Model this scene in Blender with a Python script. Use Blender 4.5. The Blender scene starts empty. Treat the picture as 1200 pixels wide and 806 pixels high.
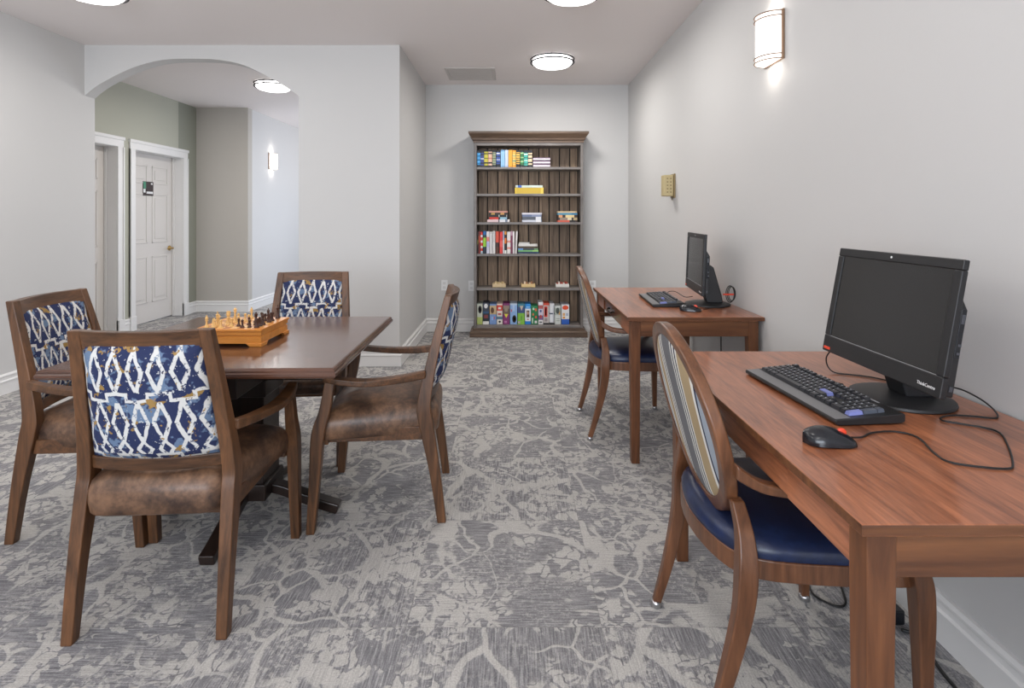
import bpy, bmesh, math, random
from mathutils import Vector, Matrix
random.seed(7)
PI = math.pi
scene = bpy.context.scene
COL = scene.collection

# ------------------------------------------------------------------ colours / node helpers
def lin(v):
    v /= 255.0
    return v/12.92 if v <= 0.04045 else ((v+0.055)/1.055)**2.4
def C(r, g, b): return (lin(r), lin(g), lin(b), 1.0)

class NT:
    def __init__(s, name):
        s.mat = bpy.data.materials.new(name); s.mat.use_nodes = True
        s.t = s.mat.node_tree; s.t.nodes.clear()
        s.out = s.t.nodes.new('ShaderNodeOutputMaterial')
        s.b = s.t.nodes.new('ShaderNodeBsdfPrincipled')
        s.t.links.new(s.b.outputs[0], s.out.inputs[0])
    def n(s, typ, **kw):
        nd = s.t.nodes.new(typ)
        for k, v in kw.items(): setattr(nd, k, v)
        return nd
    def put(s, sock, v):
        if isinstance(v, bpy.types.NodeSocket): s.t.links.new(v, sock)
        else: sock.default_value = v
    def m(s, op, a, b=0.0, c=0.0):
        nd = s.n('ShaderNodeMath', operation=op)
        s.put(nd.inputs[0], a); s.put(nd.inputs[1], b); s.put(nd.inputs[2], c)
        return nd.outputs[0]
    def obj(s): return s.n('ShaderNodeTexCoord').outputs['Object']
    def sep(s, v):
        nd = s.n('ShaderNodeSeparateXYZ'); s.put(nd.inputs[0], v); return nd.outputs
    def comb(s, x, y, z=0.0):
        nd = s.n('ShaderNodeCombineXYZ')
        for i, v in enumerate((x, y, z)): s.put(nd.inputs[i], v)
        return nd.outputs[0]
    def scale(s, v, sc):
        nd = s.n('ShaderNodeMapping'); s.put(nd.inputs[0], v); nd.inputs[3].default_value = sc
        return nd.outputs[0]
    def noise(s, v, sc, det=2.0, rough=0.5, dist=0.0, col=False):
        nd = s.n('ShaderNodeTexNoise'); s.put(nd.inputs['Vector'], v)
        nd.inputs['Scale'].default_value = sc; nd.inputs['Detail'].default_value = det
        nd.inputs['Roughness'].default_value = rough; nd.inputs['Distortion'].default_value = dist
        return nd.outputs['Color' if col else 'Fac']
    def vor(s, v, sc, feat='F1', rnd=1.0, out='Distance'):
        nd = s.n('ShaderNodeTexVoronoi', feature=feat); s.put(nd.inputs['Vector'], v)
        nd.inputs['Scale'].default_value = sc; nd.inputs['Randomness'].default_value = rnd
        return nd.outputs[out]
    def vadd(s, a, b, op='ADD'):
        nd = s.n('ShaderNodeVectorMath', operation=op)
        s.put(nd.inputs[0], a); s.put(nd.inputs[1], b); return nd.outputs[0]
    def vscale(s, a, f):
        nd = s.n('ShaderNodeVectorMath', operation='SCALE'); s.put(nd.inputs[0], a); s.put(nd.inputs['Scale'], f)
        return nd.outputs[0]
    def warp(s, v, sc, amt):
        c = s.vadd(s.noise(v, sc, 2, 0.5, 0, True), (0.5, 0.5, 0.5), 'SUBTRACT')
        return s.vadd(v, s.vscale(c, amt))
    def mix(s, f, a, b, mode='MIX'):
        nd = s.n('ShaderNodeMix', data_type='RGBA', blend_type=mode)
        s.put(nd.inputs[0], f); s.put(nd.inputs[6], a); s.put(nd.inputs[7], b)
        return nd.outputs[2]
    def step(s, v, e0, e1):          # smooth 0 -> 1 between e0 and e1
        nd = s.n('ShaderNodeMapRange', interpolation_type='SMOOTHSTEP'); s.put(nd.inputs[0], v)
        if e0 < e1:
            nd.inputs[1].default_value = e0; nd.inputs[2].default_value = e1
        else:
            nd.inputs[1].default_value = e1; nd.inputs[2].default_value = e0
            nd.inputs[3].default_value = 1.0; nd.inputs[4].default_value = 0.0
        return nd.outputs[0]
    def ramp(s, f, stops, const=False):
        nd = s.n('ShaderNodeValToRGB'); s.put(nd.inputs[0], f); r = nd.color_ramp
        if const: r.interpolation = 'CONSTANT'
        while len(r.elements) < len(stops): r.elements.new(1.0)
        for e, (p, c) in zip(r.elements, stops): e.position = p; e.color = c
        return nd.outputs[0]
    def bump(s, h, strength=0.2, dist=0.002):
        nd = s.n('ShaderNodeBump'); s.put(nd.inputs['Height'], h)
        nd.inputs['Strength'].default_value = strength; nd.inputs['Distance'].default_value = dist
        s.t.links.new(nd.outputs[0], s.b.inputs['Normal'])
    def base(s, c, rough=0.5, metal=0.0, spec=0.5, coat=0.0, coatr=0.1):
        s.put(s.b.inputs['Base Color'], c); s.put(s.b.inputs['Roughness'], rough)
        s.b.inputs['Metallic'].default_value = metal
        s.b.inputs['Specular IOR Level'].default_value = spec
        s.b.inputs['Coat Weight'].default_value = coat; s.b.inputs['Coat Roughness'].default_value = coatr
        return s.mat

def plain(name, c, rough=0.5, metal=0.0, spec=0.5, var=0.06, coat=0.0):
    k = NT(name); v = k.noise(k.obj(), 18, 3)
    dark = tuple(x*(1-var) for x in c[:3])+(1,); lite = tuple(min(1, x*(1+var)) for x in c[:3])+(1,)
    return k.base(k.mix(v, dark, lite), rough, metal, spec, coat)

def paint(name, c):
    k = NT(name); o = k.obj()
    v = k.noise(o, 1.2, 2); h = k.noise(o, 160, 3, 0.6)
    d = tuple(x*0.975 for x in c[:3])+(1,)
    k.bump(h, 0.08, 0.002)
    return k.base(k.mix(v, d, c), 0.62, 0, 0.3)

def wood(name, c0, c1, axis='y', rough=0.3, fine=1.0, coat=0.0, spec=0.5):
    k = NT(name); o = k.obj()
    sc = {'x': (1.2, 14, 14), 'y': (14, 1.2, 14), 'z': (14, 14, 1.2)}[axis]
    v = k.scale(o, tuple(q*fine for q in sc))
    a = k.noise(v, 1.6, 4, 0.6, 1.2); b = k.noise(v, 8, 3, 0.6)
    f = k.m('ADD', k.m('MULTIPLY', a, 0.7), k.m('MULTIPLY', b, 0.3))
    col = k.ramp(f, [(0.32, c0), (0.68, c1)])
    return k.base(col, k.m('ADD', rough-0.04, k.m('MULTIPLY', a, 0.1)), 0, spec, coat, 0.12)

def emit(name, c, strength):
    k = NT(name); k.base(c, 0.4)
    k.b.inputs['Emission Color'].default_value = c; k.b.inputs['Emission Strength'].default_value = strength
    return k.mat

# ------------------------------------------------------------------ mesh helpers
def BM(): return bmesh.new()
def box(bm, x0, x1, y0, y1, z0, z1, mi=0):
    vs = [bm.verts.new(p) for p in ((x0,y0,z0),(x1,y0,z0),(x1,y1,z0),(x0,y1,z0),(x0,y0,z1),(x1,y0,z1),(x1,y1,z1),(x0,y1,z1))]
    for f in ((3,2,1,0),(4,5,6,7),(0,1,5,4),(1,2,6,5),(2,3,7,6),(3,0,4,7)):
        bm.faces.new([vs[i] for i in f]).material_index = mi
    return vs
def loft(bm, rings, closed=False, caps=True, mi=0):
    vr = [[bm.verts.new(p) for p in r] for r in rings]
    n = len(vr[0]); m_ = len(vr)
    for i in range(m_ if closed else m_-1):
        a, b = vr[i], vr[(i+1) % m_]
        for j in range(n):
            bm.faces.new((a[j], a[(j+1) % n], b[(j+1) % n], b[j])).material_index = mi
    if caps and not closed:
        bm.faces.new(vr[0][::-1]).material_index = mi; bm.faces.new(vr[-1]).material_index = mi
    return vr
def cat(pts, n=6):                       # Catmull-Rom through tuples of any length
    P = [pts[0]]+list(pts)+[pts[-1]]; out = []
    for i in range(1, len(P)-2):
        for k in range(n):
            t = k/n; a, b, c, d = P[i-1], P[i], P[i+1], P[i+2]
            out.append(tuple(0.5*(2*b[q]+(c[q]-a[q])*t+(2*a[q]-5*b[q]+4*c[q]-d[q])*t*t+(3*b[q]-a[q]-3*c[q]+d[q])*t**3) for q in range(len(b))))
    out.append(tuple(pts[-1])); return out
def post(bm, pts, n=6, smooth=True):     # vertical member: (x, y, z, width_x, width_y)
    P = cat(pts, n) if smooth else pts
    loft(bm, [[(x-w/2, y-d/2, z), (x+w/2, y-d/2, z), (x+w/2, y+d/2, z), (x-w/2, y+d/2, z)] for x, y, z, w, d in P])
def bar(bm, pts, n=6):                   # horizontal member along y: (x, y, z, width_x, height)
    P = cat(pts, n)
    loft(bm, [[(x-w/2, y, z-h/2), (x+w/2, y, z-h/2), (x+w/2, y, z+h/2), (x-w/2, y, z+h/2)] for x, y, z, w, h in P])
def sweep(bm, pts, w, h, n=6, up=Vector((1, 0, 0)), smooth=True):   # free rectangular section; w along 'up', h across
    P = [Vector(p[:3]) for p in (cat(pts, n) if smooth else pts)]; rings = []
    for i, p in enumerate(P):
        t = (P[min(i+1, len(P)-1)]-P[max(i-1, 0)]).normalized()
        a = (up - t*up.dot(t)).normalized(); b = t.cross(a)
        rings.append([p-a*w/2-b*h/2, p+a*w/2-b*h/2, p+a*w/2+b*h/2, p-a*w/2+b*h/2])
    loft(bm, rings)
def tube(bm, pts, r, n=5, sides=8, closed=False, smooth=True):
    P = [Vector(p) for p in (cat(pts, n) if smooth else pts)]; rings = []
    nrm = None
    for i, p in enumerate(P):
        if closed: t = (P[(i+1) % len(P)]-P[i-1]).normalized()
        else: t = (P[min(i+1, len(P)-1)]-P[max(i-1, 0)]).normalized()
        if nrm is None: nrm = t.orthogonal().normalized()
        nrm = (nrm - t*nrm.dot(t)).normalized(); b = t.cross(nrm)
        rings.append([p+(nrm*math.cos(2*PI*k/sides)+b*math.sin(2*PI*k/sides))*r for k in range(sides)])
    loft(bm, rings, closed=closed)
def lathe(bm, prof, c=(0, 0, 0), n=24, caps=True, mi=0):
    loft(bm, [[(c[0]+r*math.cos(2*PI*k/n), c[1]+r*math.sin(2*PI*k/n), c[2]+z) for k in range(n)] for r, z in prof], caps=caps, mi=mi)
def prism(bm, poly, ax, a0, a1, mi=0):   # poly in the two other axes, extruded along ax
    def P(u, v, a): return {'x': (a, u, v), 'y': (u, a, v), 'z': (u, v, a)}[ax]
    A = [bm.verts.new(P(u, v, a0)) for u, v in poly]; B = [bm.verts.new(P(u, v, a1)) for u, v in poly]; n = len(poly)
    bm.faces.new(A[::-1]).material_index = mi; bm.faces.new(B).material_index = mi
    for i in range(n): bm.faces.new((A[i], A[(i+1) % n], B[(i+1) % n], B[i])).material_index = mi

def obj(name, bm, mats, parent=None, bev=0.0, seg=2, smooth=True, sub=0, loc=None):
    bmesh.ops.recalc_face_normals(bm, faces=bm.faces[:])
    me = bpy.data.meshes.new(name); bm.to_mesh(me); bm.free()
    for mt in (mats if isinstance(mats, (list, tuple)) else [mats]): me.materials.append(mt)
    o = bpy.data.objects.new(name, me); COL.objects.link(o)
    if parent: o.parent = parent
    if loc: o.location = loc
    if bev > 0:
        b = o.modifiers.new('bevel', 'BEVEL'); b.width = bev; b.segments = seg; b.limit_method = 'ANGLE'
        b.angle_limit = math.radians(35); b.harden_normals = True
    if sub:
        s = o.modifiers.new('sub', 'SUBSURF'); s.levels = sub; s.render_levels = sub
    if smooth and (bev > 0 or sub or smooth == 'all'):
        for p in me.polygons: p.use_smooth = True
    return o
def sm_angle(o, deg=35):                  # smooth faces, sharp edges above the angle
    me = o.data
    for p in me.polygons: p.use_smooth = True
    b = bmesh.new(); b.from_mesh(me)
    for e in b.edges:
        if len(e.link_faces) == 2 and e.calc_face_angle(0) > math.radians(deg): e.smooth = False
    b.to_mesh(me); b.free(); return o
def tag(o, label, cat_, group=None):
    o['label'] = label; o['category'] = cat_
    if group: o['group'] = group
    return o
def thing(name, label, cat_, loc=(0, 0, 0), rz=0, group=None):
    o = bpy.data.objects.new(name, None); COL.objects.link(o); o.empty_display_size = 0.1
    o.location = loc; o.rotation_euler = (0, 0, rz)
    return tag(o, label, cat_, group)
def struct(name, bm, mt, parent=None, bev=0, **k):
    o = obj(name, bm, mt, parent, bev, **k)
    if not parent: o['kind'] = 'structure'
    return o
def dup(root, loc, rz, label, group=None):
    def cp(o, par):
        c = o.copy(); COL.objects.link(c)
        if par: c.parent = par
        for ch in [q for q in bpy.data.objects if q.parent == o]: cp(ch, c)
        return c
    r = cp(root, None); r.location = loc; r.rotation_euler = (0, 0, rz); r['label'] = label
    if group: r['group'] = group
    return r

# ------------------------------------------------------------------ materials
M = {}
M['wall'] = paint('wall_paint', C(204, 203, 202))
M['ceil'] = paint('ceiling_paint', C(238, 231, 229))
M['green'] = paint('green_wall_paint', C(180, 180, 166))
M['dkgreen'] = paint('dark_green_wall_end', C(146, 148, 136))  # darker green for the end stretch of the hall wall
M['hallgrey'] = paint('hall_grey_paint', C(182, 177, 170))
M['trim'] = plain('white_trim_paint', C(228, 227, 226), 0.35, var=0.01)
M['door'] = plain('white_door_paint', C(214, 209, 204), 0.4, var=0.01)
M['desk'] = wood('desk_wood', C(112, 62, 38), C(190, 120, 82), 'y', 0.3, 1.4, 0.45)
M['deskx'] = wood('desk_wood_apron', C(74, 42, 24), C(126, 80, 48), 'x', 0.38, 0.7)
M['deskz'] = wood('desk_wood_leg', C(74, 42, 24), C(124, 78, 47), 'z', 0.38, 0.7)
M['dr_v'] = wood('armchair_wood_upright', C(52, 33, 20), C(116, 77, 47), 'z', 0.38, 1.0)
M['dr_h'] = wood('armchair_wood_level', C(52, 33, 20), C(114, 76, 47), 'x', 0.38, 1.0)
M['ov_v'] = wood('oval_chair_wood', C(68, 41, 26), C(126, 82, 54), 'z', 0.33, 0.8, 0.15)
M['table'] = wood('table_top_wood', C(62, 38, 28), C(96, 62, 46), 'x', 0.24, 0.9, 0.5)
M['tbase'] = wood('table_base_wood', C(24, 16, 13), C(42, 28, 22), 'z', 0.3, 0.8, 0.2)
M['black'] = plain('black_plastic', C(34, 34, 36), 0.42, spec=0.45, var=0.03)
M['blackg'] = plain('black_glossy_plastic', C(24, 26, 32), 0.22, spec=0.5, var=0.03)
M['screen'] = plain('dark_screen', C(36, 35, 35), 0.2, spec=0.5, var=0.04)
M['cable'] = plain('black_cable', C(20, 20, 21), 0.45, var=0.03)
M['kgrey'] = plain('keyboard_palm_grey', C(112, 112, 114), 0.35, var=0.03)
M['key'] = plain('key_black', C(40, 41, 46), 0.35, var=0.03)
M['keyg'] = plain('key_slate', C(72, 78, 90), 0.35, var=0.03)
M['keyb'] = plain('key_blue', C(122, 130, 190), 0.4, var=0.03)
M['legend'] = plain('key_legend', C(190, 195, 205), 0.5)
M['red'] = plain('red_plastic', C(225, 70, 40), 0.4)
M['white'] = plain('white_plastic', C(232, 232, 232), 0.4, var=0.01)
M['metal'] = plain('brushed_nickel', C(190, 190, 192), 0.28, 1.0, var=0.02)
M['brass'] = plain('brass', C(176, 146, 92), 0.28, 1.0, var=0.03)
M['bronze'] = plain('dark_bronze', C(70, 58, 48), 0.35, 0.8)
M['beige'] = plain('beige_plastic', C(186, 170, 128), 0.5)
M['pages'] = plain('book_pages', C(222, 214, 196), 0.8)
M['glass'] = plain('clear_shelf_glass', C(190, 196, 194), 0.2)

def mk_carpet():
    k = NT('patterned_carpet'); o = k.obj(); x, y, z = k.sep(o)
    T = 0.61
    tx = k.m('FLOOR', k.m('DIVIDE', k.m('ADD', x, 0.33), T)); ty = k.m('FLOOR', k.m('DIVIDE', k.m('ADD', y, 0.10), T))
    wn = k.n('ShaderNodeTexWhiteNoise', noise_dimensions='2D'); k.put(wn.inputs[0], k.comb(tx, ty))
    off = k.vscale(wn.outputs['Color'], 5.0)
    swap = k.m('GREATER_THAN', wn.outputs['Value'], 0.5)
    q = k.vadd(k.comb(x, y), off)
    # yarn streaks, quarter-turned tile by tile
    sx = k.noise(k.comb(k.m('MULTIPLY', x, 12), k.m('MULTIPLY', y, 210)), 1.0, 3, 0.6)
    sy = k.noise(k.comb(k.m('MULTIPLY', x, 210), k.m('MULTIPLY', y, 12)), 1.0, 3, 0.6)
    st = k.n('ShaderNodeMix', data_type='FLOAT'); k.put(st.inputs[0], swap); k.put(st.inputs[2], sx); k.put(st.inputs[3], sy); st = st.outputs[0]
    pile = k.noise(k.comb(x, y), 190, 3, 0.8)
    # branches
    ragged = k.m('MULTIPLY', k.m('SUBTRACT', k.noise(q, 70, 2), 0.5), 0.03)
    e1 = k.vor(k.scale(k.warp(q, 2.6, 0.34), (1.0, 0.75, 1)), 2.3, 'DISTANCE_TO_EDGE')
    wid = k.m('MULTIPLY', k.step(k.noise(q, 2.0, 2), 0.36, 0.62), 0.034)
    br1 = k.step(k.m('SUBTRACT', k.m('ADD', e1, ragged), wid), 0.012, -0.002)
    e2 = k.vor(k.warp(k.vadd(q, (3.3, 1.7, 0)), 5, 0.2), 5.0, 'DISTANCE_TO_EDGE')
    br2 = k.m('MULTIPLY', k.step(k.m('ADD', e2, ragged), 0.040, 0.020), k.step(k.noise(q, 2.9, 1), 0.46, 0.54))
    # leaf clusters : long warped cells with gaps, in two sizes
    def leaves(sc, sx_, sy_, offv, thr, cs_, c0, c1, g0_=0.05, g1_=0.10):
        w3 = k.scale(k.warp(k.vadd(q, offv), 15, 0.09), (sx_, sy_, 1.0))
        e3 = k.vor(w3, sc, 'DISTANCE_TO_EDGE'); rc = k.sep(k.vor(w3, sc, 'F1', 1.0, 'Color'))[0]
        lf_ = k.m('MULTIPLY', k.step(k.m('ADD', e3, ragged), g0_, g1_), k.m('GREATER_THAN', rc, thr))
        return k.m('MULTIPLY', lf_, k.step(k.noise(k.vadd(q, offv), cs_, 3, 0.6), c0, c1))
    lf = k.m('MAXIMUM', leaves(24, 1.0, 0.55, (0, 0, 0), 0.36, 3.8, 0.47, 0.53), leaves(34, 0.6, 1.0, (7, 2, 0), 0.42, 4.6, 0.50, 0.56))
    speck = k.m('MULTIPLY', k.step(k.noise(q, 60, 3, 0.75), 0.50, 0.60), k.step(k.noise(k.vadd(q, (5, 5, 0)), 2.6, 2), 0.42, 0.58))
    mask = k.m('MAXIMUM', k.m('MAXIMUM', br1, br2), k.m('MAXIMUM', lf, k.m('MULTIPLY', speck, 0.7)))
    dark = k.ramp(st, [(0.32, C(106, 106, 113)), (0.5, C(142, 142, 147)), (0.70, C(188, 187, 188))])
    lite = k.ramp(st, [(0.25, C(168, 166, 163)), (0.5, C(194, 191, 187)), (0.8, C(210, 207, 203))])
    tone = k.noise(o, 0.8, 2)
    dark = k.mix(k.m('MULTIPLY', tone, 0.35), dark, C(142, 136, 126))
    col = k.mix(mask, dark, lite)
    pc = k.ramp(pile, [(0.3, C(196, 196, 196)), (0.62, C(255, 255, 255))])
    col = k.mix(0.8, col, pc, 'MULTIPLY')
    # tile seams
    fx = k.m('FRACT', k.m('DIVIDE', k.m('ADD', x, 0.33), T)); fy = k.m('FRACT', k.m('DIVIDE', k.m('ADD', y, 0.10), T))
    seam = k.m('MINIMUM', k.m('MINIMUM', fx, k.m('SUBTRACT', 1, fx)), k.m('MINIMUM', fy, k.m('SUBTRACT', 1, fy)))
    col = k.mix(k.m('MULTIPLY', k.step(seam, 0.004, 0.0), 0.45), col, C(120, 118, 116))
    k.bump(k.m('ADD', k.m('MULTIPLY', mask, 0.6), k.m('MULTIPLY', pile, 0.6)), 0.35, 0.004)
    return k.base(col, 0.95, 0, 0.1)
M['carpet'] = mk_carpet()

def mk_fabric():                          # navy lattice upholstery, local x across, z up
    k = NT('navy_lattice_fabric'); o = k.obj()
    w = k.warp(o, 30, 0.012); x, y, z = k.sep(w)
    u = k.m('ADD', k.m('MULTIPLY', x, 16.6), 0.5)
    tri = lambda a: k.m('MULTIPLY', k.m('ABSOLUTE', k.m('SUBTRACT', k.m('FRACT', a), 0.5)), 2.0)
    xu = tri(u)                                  # 0 in the middle of a column, 1 between columns
    zr = k.m('DIVIDE', k.m('SUBTRACT', z, 0.53), 0.36)
    g = lambda v: (v, v, v, 1.0)
    wz = k.ramp(zr, [((a-.53)/.36, g(b_)) for a, b_ in ((.550, 0.0), (.578, .62), (.606, .02), (.666, .72), (.732, .0), (.762, .0), (.826, .70), (.889, .0))])
    d1 = k.m('ABSOLUTE', k.m('SUBTRACT', xu, k.sep(wz)[0]))
    line = k.step(d1, 0.23, 0.16)
    sq = k.m('GREATER_THAN', k.m('FRACT', k.m('MULTIPLY', u, 0.5)), 0.5)
    def stepped(z0, dz):
        hb = k.step(k.m('ABSOLUTE', k.m('SUBTRACT', k.m('SUBTRACT', z, z0), k.m('MULTIPLY', sq, dz))), 0.0065, 0.0045)
        inz = k.m('MULTIPLY', k.m('GREATER_THAN', z, z0-.005), k.m('LESS_THAN', z, z0+dz+.005))
        return k.m('MAXIMUM', hb, k.m('MULTIPLY', k.step(xu, 0.80, 0.88), inz)), inz
    s1, in1 = stepped(.736, .022); s2, in2 = stepped(.538, .018)
    keep = k.m('MULTIPLY', k.m('SUBTRACT', 1, in1), k.m('SUBTRACT', 1, in2))
    line = k.m('MAXIMUM', k.m('MULTIPLY', line, keep), k.m('MAXIMUM', s1, s2))
    worn = k.step(k.noise(o, 60, 3, 0.7), 0.36, 0.44)
    line = k.m('MULTIPLY', line, worn)
    b1 = k.step(k.noise(o, 16, 3, 0.6), 0.53, 0.58)
    b2 = k.step(k.noise(k.vadd(o, (4, 3, 2)), 20, 3, 0.65), 0.60, 0.64)
    b3 = k.step(k.noise(k.vadd(o, (9, 3, 7)), 75, 2, 0.7), 0.66, 0.70)
    col = k.mix(b1, C(46, 54, 88), C(104, 124, 152))
    col = k.mix(b2, col, C(152, 122, 70))
    col = k.mix(line, col, C(212, 211, 208))
    b2b = k.step(k.noise(k.vadd(o, (2, 8, 5)), 24, 3, 0.65), 0.63, 0.66)
    col = k.mix(b2b, col, C(160, 128, 78)); col = k.mix(k.m('MULTIPLY', b3, 0.8), col, C(206, 206, 206))
    k.bump(k.noise(o, 500, 2), 0.3, 0.001)
    return k.base(col, 0.85, 0, 0.2)
M['fabric'] = mk_fabric()

def mk_stripe():
    k = NT('striped_upholstery'); x, y, z = k.sep(k.obj())
    f = k.m('ADD', k.m('MULTIPLY', x, 1/0.46), 0.5)
    W, N, T, G, B = C(214, 212, 206), C(38, 42, 66), C(168, 148, 116), C(112, 112, 115), C(150, 158, 168)
    st = [(0, N), (.02, B), (.09, W), (.13, B), (.18, W), (.215, T), (.30, W), (.325, N), (.34, W), (.365, N), (.38, W), (.40, G),
          (.58, W), (.60, N), (.62, W), (.645, N), (.665, W), (.69, T), (.83, W), (.86, N), (.88, B), (.95, W), (.98, N)]
    k.bump(k.noise(k.obj(), 420, 2), 0.25, 0.001)
    return k.base(k.ramp(f, st, True), 0.8, 0, 0.2)
M['stripe'] = mk_stripe()

def mk_leather(name, c0, c1, rough):
    k = NT(name); o = k.obj()
    f = k.m('ADD', k.m('MULTIPLY', k.noise(o, 9, 4, 0.65), 0.75), k.m('MULTIPLY', k.noise(o, 60, 3, 0.6), 0.25))
    k.bump(k.noise(o, 260, 2), 0.15, 0.001)
    return k.base(k.ramp(f, [(0.38, c0), (0.5, tuple((a+b)/2*0.8 for a, b in zip(c0, c1))[:3]+(1,)), (0.66, c1)]), rough, 0, 0.5)
M['leather'] = mk_leather('distressed_brown_leather', C(58, 41, 33), C(134, 100, 76), 0.40)
M['vinyl'] = mk_leather('navy_vinyl', C(24, 34, 62), C(32, 46, 82), 0.34)

def mk_shelfwood():
    k = NT('grey_brown_bookcase_wood'); o = k.obj()
    v = k.scale(o, (30, 30, 2)); a = k.noise(v, 1.5, 4, 0.6, 0.5)
    x, y, z = k.sep(o); b = k.m('FLOOR', k.m('DIVIDE', k.m('ADD', x, 0.0), 0.114))
    wn = k.n('ShaderNodeTexWhiteNoise', noise_dimensions='1D'); k.put(wn.inputs['W'], b)
    col = k.ramp(a, [(0.3, C(104, 86, 72)), (0.7, C(170, 146, 122))])
    return k.base(k.mix(k.m('MULTIPLY', wn.outputs['Value'], 0.4), col, C(92, 84, 78)), 0.6, 0, 0.3)
M['shelfback'] = mk_shelfwood()
M['shelf'] = wood('bookcase_frame_wood', C(90, 84, 82), C(140, 134, 130), 'x', 0.42, 1.0)
M['shelfv'] = wood('bookcase_side_wood', C(86, 80, 78), C(128, 122, 118), 'z', 0.42, 1.0)
M['crown'] = wood('bookcase_crown_wood', C(66, 52, 42), C(112, 90, 72), 'x', 0.45, 1.0)

# ------------------------------------------------------------------ room shell
XR, XL, YB, YA, XA, H = 1.30, -3.67, 6.20, 4.76, -0.965, 2.755
XH, YH, XC, YE, YR = -4.27, 7.50, -3.57, 11.0, -3.2
b = BM(); box(b, -4.6, 1.5, YR-.2, YE+.2, -0.1, 0.0); struct('floor', b, M['carpet'])
b = BM(); box(b, -4.6, 1.5, YR-.2, YE+.2, H, H+0.1); struct('ceiling', b, M['ceil'])
b = BM(); box(b, XR, XR+.12, YR, YB+.12, 0, H); struct('wall_right', b, M['wall'])
b = BM(); box(b, XA-.12, XR, YB, YB+.12, 0, H); struct('wall_back', b, M['wall'])
b = BM(); box(b, XA-.12, XA, YA+.12, YB, 0, H); struct('wall_alcove', b, M['wall'])
b = BM(); box(b, XL-.12, XL, YR, YA+.12, 0, H); struct('wall_left', b, M['wall'])
# arch wall : one prism with the arch cut out
zz = lambda y: 1.28+(254-y)*YA/650
xx = lambda x: (x-600)*YA/650
arch = cat([(XL, 2.318), (xx(110), 2.385), (xx(122), zz(95.5)), (xx(150), zz(81.5)), (xx(178), zz(72.5)), (xx(201), zz(69.2)), (xx(229), zz(68.8)),
        (xx(252), zz(69.6)), (xx(274), zz(73)), (xx(290), zz(78)), (xx(307.5), zz(86.5)), (xx(327), zz(97)), (-1.83, 2.318)], 4)
b = BM(); loft(b, [[(x, YA, z), (x, YA+.12, z), (x, YA+.12, H), (x, YA, H)] for x, z in arch])
box(b, -1.83, XA, YA, YA+.12, 0, H)
o = struct('wall_arch', b, M['wall']); sm_angle(o, 30)
# hall beyond the arch
b = BM()
DW = [(5.07, 5.99), (6.27, 7.19)]
for y0, y1, z0, z1 in ((YA+.0, 5.07, 0, H), (5.07, 5.99, 2.04, H), (5.99, 6.27, 0, H), (6.27, 7.10, 2.04, H)): box(b, XH-.16, XH, y0, y1, z0, z1)
struct('wall_hall_left', b, M['green'])
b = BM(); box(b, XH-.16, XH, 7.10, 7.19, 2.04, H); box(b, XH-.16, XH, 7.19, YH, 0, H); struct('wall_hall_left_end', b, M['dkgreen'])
b = BM(); box(b, XH-.16, XC, YH, YH+.12, 0, H); struct('wall_hall_back', b, M['hallgrey'])
b = BM(); box(b, XC-.12, XC, YH+.12, YE, 0, H); struct('wall_corridor_left', b, M['wall'])
b = BM(); box(b, XC-.12, -1.0, YE, YE+.12, 0, H); struct('wall_corridor_end', b, M['wall'])
b = BM(); box(b, XH-.16, XL-.12, YA, YA+.12, 0, H); struct('wall_hall_front', b, M['wall'])
b = BM()     # corridor right wall with a window opening (gives the cool daylight on the corridor wall)
for y0, y1, z0, z1 in ((YA+.12, 7.4, 0, H), (7.4, 9.6, 0, .5), (7.4, 9.6, 2.0, H), (9.6, YE, 0, H)): box(b, -1.2, -1.085, y0, y1, z0, z1)
struct('wall_corridor_right', b, M['wall'])
b = BM()
for y0, y1, z0, z1 in ((7.4, 9.6, .5, .55), (7.4, 9.6, 1.95, 2.0), (7.4, 7.46, .55, 1.95), (9.54, 9.6, .55, 1.95), (8.47, 8.53, .55, 1.95)): box(b, -1.16, -1.12, y0, y1, z0, z1)
struct('window_1', b, M['trim'])
b = BM()     # wall behind the camera with a wide window
for x0, x1, z0, z1 in ((XL, -2.9, 0, H), (-2.9, .7, 0, .7), (-2.9, .7, 2.3, H), (.7, XR, 0, H)): box(b, x0, x1, YR-.12, YR, z0, z1)
struct('wall_front', b, M['wall'])
b = BM()
for x0, x1, z0, z1 in ((-2.9, .7, .7, .76), (-2.9, .7, 2.24, 2.3), (-2.9, -2.84, .76, 2.24), (.64, .7, .76, 2.24), (-1.73, -1.67, .76, 2.24), (-.53, -.47, .76, 2.24)): box(b, x0, x1, YR-.09, YR-.03, z0, z1)
struct('window_2', b, M['trim'])

# baseboards : moulded profile (offset from wall, z)
BP = [(0, 0), (.016, 0), (.016, .085), (.022, .09), (.022, .098), (.014, .104), (.014, .122), (.019, .128), (.019, .136), (.012, .146), (0, .146)]
def baseboard(name, p0, p1, nrm, mi0=0, mi1=0):
    # mitre: shift of the ends per unit offset (mi>0 lengthens)
    b = BM(); d = (Vector(p1)-Vector(p0)).normalized(); n_ = Vector(nrm)
    r0 = [tuple(Vector(p0)+n_*o_-d*o_*mi0)+(z,) for o_, z in BP]; r1 = [tuple(Vector(p1)+n_*o_+d*o_*mi1)+(z,) for o_, z in BP]
    loft(b, [r0, r1]); return struct(name, b, M['trim'])
baseboard('baseboard_right', (XR, YR), (XR, YB), (-1, 0), 0, -1)
baseboard('baseboard_back', (XR, YB), (XA, YB), (0, -1), -1, -1)
baseboard('baseboard_alcove', (XA, YB), (XA, YA), (1, 0), -1, 1)
baseboard('baseboard_arch', (XA, YA), (-1.83, YA), (0, -1), 1, 0)
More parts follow.
